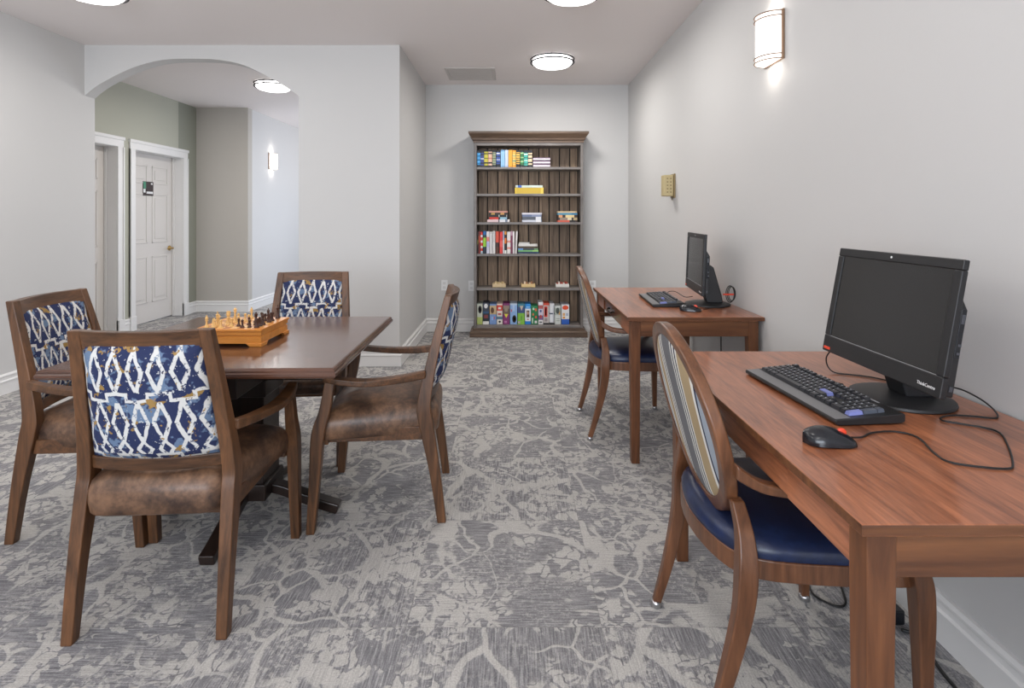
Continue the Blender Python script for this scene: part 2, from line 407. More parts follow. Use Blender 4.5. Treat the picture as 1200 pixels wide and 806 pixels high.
baseboard('baseboard_left', (XL, YR), (XL, YA+.12), (1, 0), 0, 0)
baseboard('baseboard_hall_end', (XH, 7.29), (XH, YH), (1, 0), 0, -1)
baseboard('baseboard_hall_middle', (XH, 6.08), (XH, 6.18), (1, 0), 0, 0)
baseboard('baseboard_hall_back', (XH, YH), (XC, YH), (0, -1), -1, 1)
baseboard('baseboard_corridor', (XC, YH), (XC, YE), (1, 0), 1, 0)

# hall doors
def hall_door(i, y0, y1, label_sign=False):
    X = XH-.13
    b = BM()                                                   # slab with six raised panels
    box(b, X-.035, X, y0+.004, y1-.004, .012, 2.035)
    d = obj('door_%d' % i, b, M['door'], None, 0.003); d['kind'] = 'structure'
    w = (y1-y0)
    for c in (0, 1):
        a0 = y0+.11+c*(w-.22+.09)/2; a1 = a0+(w-.22-.09)/2
        for z0, z1 in ((.24, .80), (.96, 1.56), (1.68, 1.90)):
            b = BM(); g = .018
            for q in ((a0, a1, z0, z0+g), (a0, a1, z1-g, z1), (a0, a0+g, z0, z1), (a1-g, a1, z0, z1)): box(b, X, X+.007, *q)
            obj('panel_moulding', b, M['door'], d, 0.003)
            b = BM(); box(b, X, X+.006, a0+.05, a1-.05, z0+.05, z1-.05); obj('raised_panel', b, M['door'], d, 0.005)
    # casing
    b = BM()
    for q in ((y0-.09, y0, 0, 2.04), (y1, y1+.09, 0, 2.04), (y0-.09, y1+.09, 2.04, 2.135)): box(b, XH, XH+.018, *q)
    for q in ((y0-.09, y0-.07, 0, 2.04), (y1+.07, y1+.09, 0, 2.04), (y0-.10, y1+.10, 2.115, 2.15)): box(b, XH, XH+.028, *q)
    for q in ((y0-.095, y0+.0, 0, .16), (y1, y1+.095, 0, .16)): box(b, XH, XH+.030, *q)
    box(b, XH-.13, XH, y0-.001, y0+.003, 0, 2.04); box(b, XH-.13, XH, y1-.003, y1+.001, 0, 2.04); box(b, XH-.13, XH, y0, y1, 2.036, 2.042)
    box(b, XH-.128, XH-.10, y1-.016, y1-.002, 0, 2.036)
    struct('trim_%d' % i, b, M['trim'], None, 0.003)
    if i == 2:                                                 # brass lever set
        b = BM(); yk = y1-.07
        bb = BM(); lathe(bb, [(.032, 0), (.032, .008), (.022, .014), (.012, .018), (.012, .05)], n=20)
        bb.transform(Matrix.Translation((X, yk, .88)) @ Matrix.Rotation(PI/2, 4, 'Y')); b.free()
        tube(bb, [(X+.048, yk+.005, .88), (X+.052, yk-.03, .882), (X+.05, yk-.07, .876), (X+.048, yk-.11, .874)], .009)
        obj('door_handle', bb, M['brass'], d, smooth='all')
hall_door(1, *DW[0]); hall_door(2, *DW[1])
# sign on the hall door
sg = thing('door_sign', 'small dark square sign with green edge and white bar on the white hall door', 'sign', (XH-.129, 6.70, 1.62))
b = BM(); box(b, .001, .007, -.095, .095, -.085, .085); obj('sign_plate', b, plain('sign_brown', C(58, 46, 46), .4), sg, .002)
b = BM(); box(b, .007, .009, -.092, -.045, -.0, .082); obj('sign_picture', b, plain('sign_green', C(74, 140, 112), .5), sg)
b = BM(); box(b, .007, .009, -.035, .082, -.062, -.035); obj('white_bar', b, M['white'], sg)
b = BM(); box(b, .007, .009, -.092, -.055, -.05, -.005); obj('white_patch', b, M['white'], sg)
b = BM(); box(b, .007, .009, .045, .075, .05, .07); obj('symbol', b, M['white'], sg)

# ------------------------------------------------------------------ ceiling fixtures
M['ring'] = plain('grey_ring_metal', C(62, 60, 62), .8, 0, .1)
M['dome'] = emit('lit_diffuser', (1.0, 0.985, 0.965, 1), 3.6)
M['shade'] = emit('lit_sconce_shade', (1.0, 0.965, 0.93, 1), 1.1)
def ceiling_light(x, y, label):
    t = thing('ceiling_light', label, 'ceiling light', (x, y, H), 0, 'round flush ceiling lights')
    b = BM(); lathe(b, [(.180, 0), (.180, -.010), (.174, -.012)], n=48); obj('pan', b, M['white'], t, smooth='all')
    b = BM(); lathe(b, [(.178, -.008), (.182, -.042), (.178, -.054), (.158, -.070), (.11, -.083), (.05, -.089), (.005, -.090)], n=48)
    obj('diffuser', b, M['dome'], t, smooth='all')
    for z in (-.012, -.042):
        b = BM(); tube(b, [(.199*math.cos(a), .199*math.sin(a), z) for a in [2*PI*k/48 for k in range(48)]], 0.0068, closed=True, smooth=False)
        obj('trim_ring', b, M['ring'], t, smooth='all')
    for k in range(3):
        a = 2*PI*k/3+.4; b = BM(); box(b, .180, .203, -.005, .005, -.046, -.004); b.transform(Matrix.Rotation(a, 4, 'Z'))
        obj('bracket', b, M['metal'], t, .001)
    return t
L = ceiling_light(.375, 5.16, 'round flush ceiling light directly in front of the bookcase')
dup(L, (.388, 3.55, H), 0, 'round ceiling light cut off by the top edge, right of the middle')
dup(L, (-2.68, 3.53, H), 0, 'round ceiling light cut off by the top edge at the left')
dup(L, (-2.63, 6.12, H), 0, 'round flush ceiling light in the hall seen through the arch')

M['band'] = plain('champagne_metal', C(150, 122, 100), .4, .6)
def sconce(loc, rz, label):                # half-drum, back at local y=0, body towards -y
    t = thing('wall_sconce', label, 'wall light', loc, rz, 'half-drum wall lights')
    W, D, Z = .092, .095, .12
    arc = lambda s, z: [(W*s*math.cos(a), -.012-(D-.012)*s*math.sin(a), z) for a in [PI*k/20 for k in range(21)]]
    b = BM(); box(b, -W-.006, W+.006, -.012, 0, -Z, Z); obj('back_plate', b, M['band'], t, .002)
    b = BM(); loft(b, [arc(.94, -Z+.004), arc(.94, Z-.004)]); o = obj('shade', b, M['shade'], t); sm_angle(o, 40)
    for z in (-Z+.006, -Z+.028, Z-.028, Z-.006):
        b = BM(); P = arc(1.0, z); tube(b, P, .0030, smooth=False, sides=6); obj('trim_band', b, M['band'], t, smooth='all')
    return t
S = sconce((XR, 2.74, 2.155), -PI/2, 'lit half-drum sconce high on the right wall above the near desk')
dup(S, (XC, 8.22, 2.10), PI/2, 'lit half-drum sconce on the hall wall behind the arch')

# ceiling vent
v = thing('ceiling_vent', 'pale rectangular air vent in the ceiling before the bookcase', 'vent', (-.42, 5.71, H))
b = BM()
for q in ((-.25, .25, -.235, -.205), (-.25, .25, .205, .235), (-.25, -.22, -.205, .205), (.22, .25, -.205, .205)): box(b, *q, -.012, 0)
obj('frame', b, plain('vent_frame', C(196, 190, 186), .5), v, .003)
b = BM(); box(b, -.22, .22, -.205, .205, -.002, 0); obj('backing', b, plain('vent_dark', C(160, 155, 151), .8), v)
b = BM()
for i in range(16):
    y = -.195+i*.026; vs = box(b, -.22, .22, y-.008, y+.008, -.009, -.007)
obj('louvres', b, plain('vent_slats', C(206, 200, 196), .6), v)

# keypad box on right wall
t = thing('wall_chime', 'small beige perforated box fixed to the right wall above the far desk', 'wall box', (XR, 4.46, 1.53))
b = BM(); box(b, -.012, 0, -.055, .055, -.098, .094); obj('back_plate', b, plain('chime_back', C(140, 122, 86), .5), t, .003)
b = BM(); box(b, -.092, -.012, -.042, .042, -.085, .084); obj('cover', b, M['beige'], t, .008)
b = BM()
for r in range(5):
    for c in range(2): lathe(b, [(.004, 0), (.004, .002)], n=8, c=(0, 0, 0)); b2 = None
b.free(); b = BM()
for r in range(5):
    for c in range(2):
        x = -.035-c*.026; z = .055-r*.027; box(b, x-.006, x+.006, -.0435, -.042, z-.004, z+.004)
obj('grille_slots', b, plain('chime_slot', C(120, 104, 70), .6), t)
b = BM(); lathe(b, [(.010, -.086), (.007, -.10), (.002, -.118)], c=(-.014, 0, 0), n=10); obj('shadow_spike', b, plain('chime_shadow', C(120, 112, 96), .5), t)  # shadow beneath the box, modelled as a small grey spike

def outlet(x, y, z, label):
    t = thing('wall_outlet', label, 'outlet', (x, y, z), 0, 'white outlet plates on the back wall')
    b = BM(); box(b, -.036, .036, -.006, 0, -.058, .058); obj('cover_plate', b, M['white'], t, .003)
    for q in (-.024, .024):
        b = BM(); box(b, -.017, .017, -.009, -.006, q-.014, q+.014); obj('socket', b, plain('socket_white', C(214, 214, 214), .4), t, .002)
    return t
O = outlet(-.755, YB, .515, 'white outlet plate on the back wall near the alcove corner')
dup(O, (-.452, YB, .51), 0, 'white outlet plate on the back wall touching the left of the bookcase')
dup(O, (.90, YB, .51), 0, 'white outlet plate on the back wall right of the bookcase')

# ------------------------------------------------------------------ bookcase
bc = thing('bookcase', 'tall grey-brown wooden bookcase with crown moulding against the back wall', 'bookcase', (.176, 0, 0))
X0, X1, YF, YK = -.582, .583, 5.92, 6.165       # body, local x
for x0, x1, nm in ((X0, X0+.028, 0), (X1-.028, X1, 1)):
    b = BM(); box(b, x0, x1, YF, YK+.02, .07, 2.08); obj('side_panel', b, M['shelfv'], bc, .003)
b = BM(); pit = .114; g0 = -.2715-.176
xs = [X0+.028]+[g0+pit*k for k in range(0, 10) if X0+.04 < g0+pit*k < X1-.04]+[X1-.028]
for a0, a1 in zip(xs[:-1], xs[1:]): box(b, a0+.006, a1-.006, YK, YK+.012, .07, 2.07)
box(b, X0+.028, X1-.028, YK+.012, YK+.02, .07, 2.07, 1)
obj('back_panel', b, [M['shelfback'], plain('bookcase_groove', C(30, 24, 20), .7)], bc, .002)
SH = [1.812, 1.527, 1.222, .884, .520]
for z in SH:
    b = BM(); box(b, X0+.028, X1-.028, YF+.004, YK, z-.026, z); obj('shelf', b, M['shelf'], bc, .003)
b = BM(); box(b, X0+.028, X1-.028, YF, YK, .09, .123); obj('bottom_shelf', b, M['shelf'], bc, .003)
b = BM(); box(b, X0+.028, X1-.028, YF, YK, 2.04, 2.08); obj('top_rail', b, M['shelf'], bc, .003)
def mitred(prof, name, mt):       # moulding wrapping front and both sides: prof = (offset, z)
    b = BM(); rings = []
    for sx, sy, px, py in ((-1, 0, X0, YK+.02), (-1, -1, X0, YF), (1, -1, X1, YF), (1, 0, X1, YK+.02)):
        rings.append([(px+sx*o_, py+sy*o_, z) for o_, z in prof])
    loft(b, rings); return obj(name, b, mt, bc)
mitred([(-.02, 2.07), (.006, 2.07), (.006, 2.092), (.018, 2.10), (.022, 2.118), (.034, 2.135), (.052, 2.158), (.056, 2.165), (.056, 2.186), (-.02, 2.186)], 'crown_moulding', M['crown'])
b = BM(); box(b, X0-.02, X1+.02, YF-.02, YK+.02, 2.17, 2.184); obj('top_board', b, M['crown'], bc)
mitred([(-.02, 0), (.042, 0), (.042, .055), (.030, .066), (.014, .074), (.014, .088), (0, .092), (-.02, .092)], 'plinth', M['crown'])

# ---- books (x positions taken from the shelf plan, metres)
def bands(name, axis, L0, L1, stops, rough=.55):
    k = NT(name); s = k.sep(k.obj())[{'x': 0, 'y': 1, 'z': 2}[axis]]
    f = k.m('DIVIDE', k.m('SUBTRACT', s, L0), L1-L0)
    return k.base(k.ramp(f, stops, True), rough)
PXM = 5.97/650.0
def px2x(p, x0=550, sc=8.571): return (x0+p/sc-600)*PXM
def upright(nm, x0, x1, z, h, stops, label, group, lean=0, depth=.15, yf=5.96):
    w = x1-x0-.0012; b = BM()
    box(b, -w/2, w/2, .0, depth, 0, h)
    box(b, -w/2+.0025, w/2-.0025, .004, depth+.001, .0-.0, h+.0004, 1)
    mt = bands('spine_'+nm, 'z', 0, h, stops)
    o = obj('book', b, [mt, M['pages']], None, .002)
    o.location = ((x0+x1)/2, yf, z+.0006); o.rotation_euler = (0, lean, 0)
    return tag(o, label, 'book', group)
def flat(nm, x0, x1, z0, z1, stops, label, group, depth=.14, yf=5.96, cat_='book', name='book', ax='x'):
    w = x1-x0; h = z1-z0-.0008; b = BM()
    box(b, -w/2, w/2, 0, depth, 0, h)
    mt = bands('cover_'+nm, ax, -w/2 if ax == 'x' else 0, w/2 if ax == 'x' else h, stops)
    o = obj(name, b, mt, None, .0015); o.location = ((x0+x1)/2, yf, z0+.0004)
    return tag(o, label, cat_, group)
K = lambda *a: C(*a)
def striped(base, stripe, ends=None, n=4):
    e = ends or C(30, 34, 44); lo = random.choice((.10, .14, .18)); hi = random.choice((.84, .88, .92)); n = random.choice((3, 4, 5, 6))
    st = [(0, e), (lo, base)]; d = (hi-lo)/n
    for i in range(n):
        p = lo+d*(i+random.uniform(.3, .5)); st += [(p, stripe if i % 2 else e), (p+d*random.uniform(.2, .4), base)]
    return st+[(hi, e)]
z = SH[0]; G1 = 'upright books on the top shelf'
row = [(79,112,striped(C(58,150,214),C(120,190,235)),'bright blue book, first on the left of the top shelf'),
 (112,148,striped(C(62,78,140),C(220,225,235)),'indigo book with white bands beside the bright blue first book'),
 (148,188,striped(C(196,186,70),C(90,96,50)),'yellow and dark banded book near the left of the top shelf'),
 (190,229,striped(C(222,184,160),C(190,120,100)),'dark book with pink-beige spine label bands on the top shelf'),
 (232,268,striped(C(150,160,130),C(90,100,80)),'grey-green banded book on the top shelf'),
 (270,310,striped(C(58,86,160),C(225,230,240)),'blue book with white bands left of the plain light blue one'),
 (315,356,[(0,C(120,168,210)),(.1,C(150,196,232)),(.9,C(120,168,210))],'plain light blue book on the top shelf'),
 (357,391,[(0,C(170,186,222)),(.08,C(196,210,238))],'plain pale lavender-blue book left of the orange one'),
 (392,431,[(0,C(232,150,40)),(.06,C(242,168,58))],'plain orange book in the middle of the top shelf row'),
 (432,468,striped(C(214,190,110),C(90,130,120),C(236,160,50)),'orange-ended book with green bands right of plain orange book'),
 (470,509,striped(C(236,188,84),C(60,60,56)),'golden yellow and black banded book on the top shelf'),
 (512,546,striped(C(70,150,90),C(220,220,180)),'green book with cream bands on the top shelf'),
 (548,588,striped(C(70,176,160),C(225,235,230)),'teal book with white bands on the top shelf'),
 (590,631,striped(C(232,208,170),C(70,60,60)),'cream and black banded book, last upright on the top shelf')]
for i, (a, c, st, lb) in enumerate(row): upright('t%d' % i, px2x(a), px2x(c), z, .182 if i not in (6, 7, 8) else .186, st, lb, G1)
lil = [(0, C(96,80,98)), (.22, C(232,222,230)), (.62, C(196,180,196)), (.76, C(110,92,112))]
for i, lb in enumerate(('bottom book of the purple-white stack of three, top shelf', 'middle book of the purple-white stack of three, top shelf', 'top book of the purple-white stack of three, top shelf')):
    flat('lil%d' % i, px2x(640), px2x(812), z+i*.036, z+i*.036+.034, lil, lb, 'purple-white books stacked on the top shelf', ax='z')
z = SH[1]
flat('game', px2x(365, 540, 5.756), px2x(558, 540, 5.756), z, z+.066, [(0,C(230,196,70)),(.04,C(206,176,66)),(.9,C(238,206,90))], 'yellow flat game box lying on the second shelf', None, .18, cat_='box', name='game_box')
flat('game2', px2x(370, 540, 5.756), px2x(552, 540, 5.756), z+.066, z+.092, [(0,C(200,214,210)),(.08,C(70,110,190)),(.22,C(206,222,208)),(.6,C(214,226,216))], 'pale book with blue mark lying on the yellow game box', None, .17)
z = SH[2]; G2 = 'books stacked flat on the third shelf'
def stack(nm, z, items, grp):
    for i, (a, c, h, st, lb) in enumerate(items):
        flat('%s%d' % (nm, i), px2x(a), px2x(c), z, z+h, st, lb, grp); z += h
R_, W_, K_ = C(206,60,50), C(226,222,220), C(40,38,40)
stack('sa', z, [(180,405,.030,[(0,C(224,196,198)),(.5,C(60,60,70)),(.55,C(226,226,232)),(.8,C(120,130,150)),(.9,W_)],'pale pink and white book at the bottom of the left third-shelf stack'),
 (200,388,.024,[(0,R_),(.5,C(50,50,56)),(.58,C(150,190,210)),(.94,K_)],'red and light blue book second from the bottom in the left third-shelf stack'),
 (198,390,.026,[(0,K_),(.5,C(190,190,180)),(.55,K_),(.9,C(180,170,160)),(.94,K_)],'black book in the middle of the left third-shelf stack'),
 (200,388,.022,[(0,C(50,44,40)),(.1,C(190,150,80)),(.3,C(60,50,44)),(.6,C(200,150,90)),(.8,C(50,44,40))],'dark book with gold lettering under the top book, left third-shelf stack'),
 (196,386,.020,[(0,C(196,140,126)),(.9,C(180,124,112))],'dusty pink book on top of the left third-shelf stack')], G2)
stack('sb', z, [(530,728,.024,[(0,C(210,214,226)),(.7,C(240,240,244)),(.95,C(150,160,180))],'white book at the bottom of the middle third-shelf stack'),
 (532,728,.034,[(0,C(90,96,108)),(.68,C(226,228,234)),(.96,C(90,96,108))],'dark grey book with white end in the middle third-shelf stack'),
 (530,724,.024,[(0,C(110,124,156)),(.5,C(140,150,180))],'slate blue book below the top one, middle third-shelf stack'),
 (528,728,.020,[(0,C(216,214,222)),(.9,C(200,200,210))],'light grey book on top of the middle third-shelf stack')], G2)
stack('sc', z, [(886,1084,.022,[(0,C(210,96,76)),(.6,K_),(.9,C(70,50,46))],'coral red book at the bottom of the right third-shelf stack'),
 (888,1084,.028,[(0,C(56,52,52)),(.1,C(150,136,120)),(.5,C(220,210,180)),(.7,C(56,52,52)),(.8,C(180,160,120))],'charcoal book with cream patch in the right third-shelf stack'),
 (886,1082,.028,[(0,C(66,50,44)),(.06,C(224,160,110)),(.25,C(60,46,40)),(.4,C(230,206,150)),(.85,C(70,50,44))],'brown book with cream lettering in the right third-shelf stack'),
 (886,1086,.022,[(0,C(84,150,180)),(.7,C(56,126,166))],'teal blue book below the tan one, right third-shelf stack'),
 (888,1080,.018,[(0,C(214,190,150)),(.9,C(190,160,120))],'tan book on top of the right third-shelf stack')], G2)
z = SH[3]; G3 = 'upright books on the fourth shelf'
row = [(79,91,[(0,K_),(.4,C(120,120,60)),(.6,K_)],'thin dark olive book, first on the left of the fourth shelf'),
 (92,113,[(0,C(120,40,32)),(.5,C(170,70,40)),(.8,C(110,36,30))],'brown-red book next to the thin olive one, fourth shelf'),
 (114,135,[(0,C(180,200,210)),(.12,R_),(.25,W_),(.35,R_),(.5,W_),(.6,R_),(.75,W_),(.85,R_)],'red book with white blocks on the fourth shelf'),
 (138,169,[(0,C(30,44,60)),(.3,C(150,200,60)),(.7,C(40,60,60)),(.82,C(40,100,160))],'black book with lime green lettering on the fourth shelf'),
 (172,201,[(0,C(200,200,216)),(.3,C(180,180,220)),(.55,C(222,130,120)),(.75,C(226,220,222))],'lilac and salmon book on the fourth shelf'),
 (202,232,[(0,C(206,204,204)),(.9,C(190,188,188))],'light grey book left of its near twin, fourth shelf'),
 (234,261,[(0,C(216,214,212)),(.5,C(200,198,196))],'off-white book right of the light grey one, fourth shelf'),
 (264,297,[(0,C(86,50,36)),(.3,C(60,40,36)),(.5,C(206,80,60))],'book dark brown below and red above, fourth shelf'),
 (304,336,[(0,C(216,70,66)),(.3,C(226,96,90)),(.6,C(216,60,56))],'wide coral red book on the fourth shelf'),
 (337,351,[(0,C(220,220,226)),(.6,C(170,180,210))],'thin white book right of the wide coral red one'),
 (353,373,[(0,C(230,230,224)),(.15,K_),(.45,C(226,120,40)),(.7,K_),(.85,C(226,150,60))],'black book with orange blocks on the fourth shelf'),
 (379,414,[(0,W_),(.2,C(222,150,140)),(.3,W_),(.5,C(222,150,140)),(.6,W_)],'wide white book with pale red lettering on the fourth shelf'),
 (415,434,[(0,C(120,50,80)),(.8,C(190,150,170))],'maroon book between white books on the fourth shelf'),
 (435,454,[(0,C(216,208,210)),(.5,C(228,222,222))],'white book right of the maroon one, fourth shelf')]
for i, (a, c, st, lb) in enumerate(row): upright('f%d' % i, px2x(a), px2x(c), z, .243-(i % 3)*.004, st, lb, G3)
upright('lean', px2x(458), px2x(476), z, .240, [(0,C(214,208,206)),(.6,C(230,226,224))], 'white book leaning at the end of the fourth-shelf row', G3, lean=.045)
stack('sd', z, [(488,698,.021,[(0,C(48,66,92)),(.9,C(60,84,110))],'navy book at the bottom of the fourth-shelf flat stack'),
 (492,694,.017,[(0,C(120,184,120)),(.7,C(160,206,120))],'green book second from the bottom in the fourth-shelf flat stack'),
 (490,690,.019,[(0,C(96,140,200)),(.25,C(60,70,80)),(.8,C(110,150,110))],'blue-ended dark book in the fourth-shelf flat stack'),
 (492,684,.022,[(0,C(84,70,56)),(.9,C(70,60,50))],'dark brown book in the fourth-shelf flat stack'),
 (494,684,.023,[(0,C(226,224,220)),(.9,C(206,204,200))],'white book near the top of the fourth-shelf flat stack'),
 (500,606,.017,[(0,C(216,214,212)),(.9,C(196,196,196))],'small white book on top of the fourth-shelf flat stack')], 'books stacked flat on the fourth shelf')
# fifth shelf: three small open boxes
def small_box(x0, x1, c, top, label, wedge=False):
    t = thing('small_box', label, 'box', ((x0+x1)/2, 5.96, SH[4]+.0006), 0, 'small boxes on the fifth shelf'); w = (x1-x0)/2
    m_ = plain('small_box_paint', c, .6)
    b = BM(); box(b, -w, w, 0, .006, 0, .038); box(b, -w, w, .094, .10, 0, .038); box(b, -w, -w+.006, .006, .094, 0, .038); box(b, w-.006, w, .006, .094, 0, .038); box(b, -w, w, 0, .10, 0, .005)
    obj('tray', b, m_, t, .001)
    for i in range(7):
        b = BM(); x = -w+.012+i*(2*w-.024)/7; box(b, x, x+(2*w-.024)/7-.002, .01, .09, .006, .046+.004*((i*3) % 4)); obj('tile', b, plain('tile_paint', top[i % len(top)], .5), t, .001)
    return t
small_box(px2x(232), px2x(365), C(214,190,150), [C(206,180,136), C(226,204,160), C(190,164,116)], 'tan small box with pale tiles, left one on the fifth shelf')
small_box(px2x(522), px2x(662), C(226,196,140), [C(120,90,70), C(226,206,180), C(170,120,80)], 'golden small box with brown contents, middle one on the fifth shelf')
small_box(px2x(868), px2x(1002), C(226,222,216), [C(180,84,64), C(226,216,206), C(150,60,50)], 'white small box with red contents, right one on the fifth shelf')
# bottom shelf: puzzle boxes
PZ = .1238
def puzzle(i, a, c, h, stops, patches, label):
    x0, x1 = px2x(a), px2x(c); w = (x1-x0)-.002
    t = thing('puzzle_box', label, 'puzzle box', ((x0+x1)/2, 5.965, PZ), 0, 'puzzle boxes on the bottom shelf')
    b = BM(); box(b, -w/2, w/2, 0, .19, 0, h); obj('carton', b, bands('carton_%d' % i, 'z', 0, h, stops), t, .0015)
    for shp, u, v_, pw, ph, col in patches:
        b = BM(); cx, cz = (u-.5)*w, v_*h; rx, rz_ = pw*w/2, ph*h/2
        if shp == 'o': prism(b, [(cx+rx*math.cos(2*PI*k/20), cz+rz_*math.sin(2*PI*k/20)) for k in range(20)], 'y', -.0012, .0002)
        elif shp == 't': prism(b, [(cx-rx, cz+rz_), (cx+rx, cz+rz_), (cx, cz-rz_)], 'y', -.0012, .0002)
        else: box(b, cx-rx, cx+rx, -.0010, .0002, cz-rz_, cz+rz_)
        obj('printed_picture', b, plain('print_ink', col, .5), t)
B_, LB = C(60,110,190), C(150,180,220)
puzzle(0,77,133,.222,[(0,C(176,190,110)),(.35,C(200,204,190)),(.95,C(180,186,176))],[('o',.55,.72,.66,.38,C(40,40,44)),('o',.55,.72,.35,.2,C(120,110,80))],'white and olive puzzle box with dark round picture, first on the bottom shelf')
puzzle(1,135,199,.232,[(0,C(226,226,222)),(.14,C(40,50,58)),(.5,C(50,84,120)),(.6,C(60,66,80))],[('o',.5,.85,.6,.22,C(226,226,226)),('r',.5,.36,.6,.16,C(130,60,60))],'dark navy puzzle box with a white round top on the bottom shelf')
puzzle(2,203,273,.215,[(0,C(120,150,200)),(.5,C(196,170,130)),(.93,C(120,150,200))],[('o',.4,.7,.5,.3,C(90,60,40)),('r',.72,.32,.16,.12,C(200,90,90)),('r',.4,.3,.3,.18,C(150,180,230))],'blue puzzle box with brown picture above on the bottom shelf')
puzzle(3,276,334,.222,[(0,C(226,220,210)),(.24,C(90,120,140)),(.38,C(222,210,200)),(.66,R_),(.92,C(226,200,190))],[('o',.5,.13,.4,.1,K_),('r',.5,.5,.6,.08,C(180,70,70)),('r',.5,.78,.5,.1,W_)],'red-topped white puzzle box on the bottom shelf')
puzzle(4,337,404,.224,[(0,C(130,50,110)),(.5,C(110,90,80)),(.75,C(150,130,120)),(.9,C(126,50,106))],[('t',.5,.40,.6,.2,C(226,216,70)),('o',.5,.7,.5,.2,C(150,140,120)),('r',.4,.12,.4,.1,C(190,120,170))],'purple puzzle box with yellow triangle on the bottom shelf')
puzzle(5,408,481,.224,[(0,C(140,176,222)),(.92,C(190,206,226))],[('o',.6,.26,.6,.36,C(46,40,36)),('o',.6,.26,.35,.2,C(150,120,80)),('r',.2,.66,.16,.12,C(206,100,110)),('r',.5,.78,.3,.3,C(176,200,232))],'light blue puzzle box with dark oval picture on the bottom shelf')
puzzle(6,485,556,.220,[(0,C(130,190,70)),(.55,C(60,80,130)),(.85,C(70,130,150))],[('t',.55,.78,.5,.24,C(206,190,170)),('o',.55,.3,.2,.25,C(90,150,60)),('r',.2,.1,.3,.1,C(200,170,180))],'puzzle box lime green below and blue above on the bottom shelf')
puzzle(7,559,618,.216,[(0,C(40,130,210)),(.16,C(232,234,238)),(.78,C(50,146,222))],[('r',.5,.52,.5,.34,C(90,70,60)),('o',.5,.56,.3,.16,C(206,170,140)),('r',.5,.86,.6,.06,C(150,200,240)),('r',.5,.25,.3,.05,C(180,60,60))],'bright blue puzzle box with white middle on the bottom shelf')
puzzle(8,620,689,.196,[(0,C(30,120,70)),(.95,C(50,140,90))],[('o',.7,.8,.3,.16,C(220,90,60)),('o',.3,.55,.26,.14,C(222,120,70)),('o',.72,.4,.3,.14,C(214,80,60)),('r',.7,.13,.34,.14,W_),('r',.2,.2,.2,.3,C(190,210,190)),('o',.35,.85,.3,.14,C(200,220,200))],'green puzzle box with orange dots on the bottom shelf')
puzzle(9,692,741,.238,[(0,C(226,224,222)),(.2,C(120,90,140)),(.4,C(206,196,214)),(.7,C(180,90,90)),(.86,C(226,226,230))],[('o',.5,.35,.5,.16,C(180,70,60)),('r',.5,.6,.4,.1,C(60,90,140)),('r',.5,.1,.6,.06,C(90,90,90))],'narrow white and purple puzzle box on the bottom shelf')
puzzle(10,742,803,.226,[(0,K_),(.07,C(196,190,186)),(.9,C(206,80,60))],[('r',.42,.6,.56,.5,R_),('r',.42,.6,.24,.36,C(236,226,220)),('r',.45,.22,.5,.16,C(150,140,140))],'white puzzle box with red upright panel and black foot on the bottom shelf')
puzzle(11,806,853,.226,[(0,K_),(.08,C(226,228,232)),(.48,C(70,80,100)),(.54,C(222,224,228)),(.96,C(190,190,196))],[('r',.8,.5,.2,.8,C(180,184,190))],'plain white puzzle box with black band at the foot on the bottom shelf')
puzzle(12,858,920,.198,[(0,C(206,210,206)),(.5,C(170,180,170)),(.9,C(210,214,210))],[('o',.45,.74,.6,.34,C(76,84,80)),('r',.75,.62,.24,.2,C(200,150,90)),('r',.5,.3,.6,.04,C(150,156,150)),('r',.5,.2,.6,.04,C(150,156,150))],'pale grey puzzle box with dark round picture on the bottom shelf')
puzzle(13,925,1004,.214,[(0,C(40,90,180)),(.26,C(226,226,228)),(.98,C(180,180,190))],[('o',.5,.84,.8,.22,C(226,80,40)),('r',.72,.86,.2,.1,C(240,190,60)),('r',.25,.82,.2,.12,C(60,120,190)),('r',.3,.5,.3,.14,C(222,170,110)),('r',.72,.5,.3,.14,C(170,180,200)),('r',.3,.34,.3,.1,C(226,150,60))],'white puzzle box with orange top and blue foot, last on the bottom shelf')

# ------------------------------------------------------------------ table
TC = (-1.122, 2.393); tr = thing('game_table', 'square dark brown pedestal table carrying the chess set', 'table', (TC[0], TC[1], 0), math.radians(1.2))
b = BM(); loft(b, [[(-s, -s*1.0, z), (s, -s, z), (s, s, z), (-s, s, z)] for s, z in ((.490, .722), (.502, .726), (.5075, .734), (.5075, .742), (.503, .746), (.503, .752), (.498, .7575), (.492, .76))])
obj('table_top', b, M['table'], tr)
b = BM(); box(b, -.33, .33, -.09, .09, .60, .7225); box(b, -.09, .09, -.33, .33, .60, .7225); obj('support_frame', b, M['tbase'], tr, .004)
b = BM(); box(b, -.085, .085, -.085, .085, .10, .60); box(b, -.098, .098, -.098, .098, .10, .17); box(b, -.098, .098, -.098, .098, .53, .60); obj('column', b, M['tbase'], tr, .006)
for k in range(4):
    b = BM(); sweep(b, [(.04, 0, .125, 0), (.12, 0, .115, 0), (.22, 0, .078, 0), (.31, 0, .045, 0), (.375, 0, .026, 0)], .058, .042, up=Vector((0, 1, 0)))
    b.transform(Matrix.Rotation(PI/2*k+.0, 4, 'Z')); obj('foot', b, M['tbase'], tr, .01)

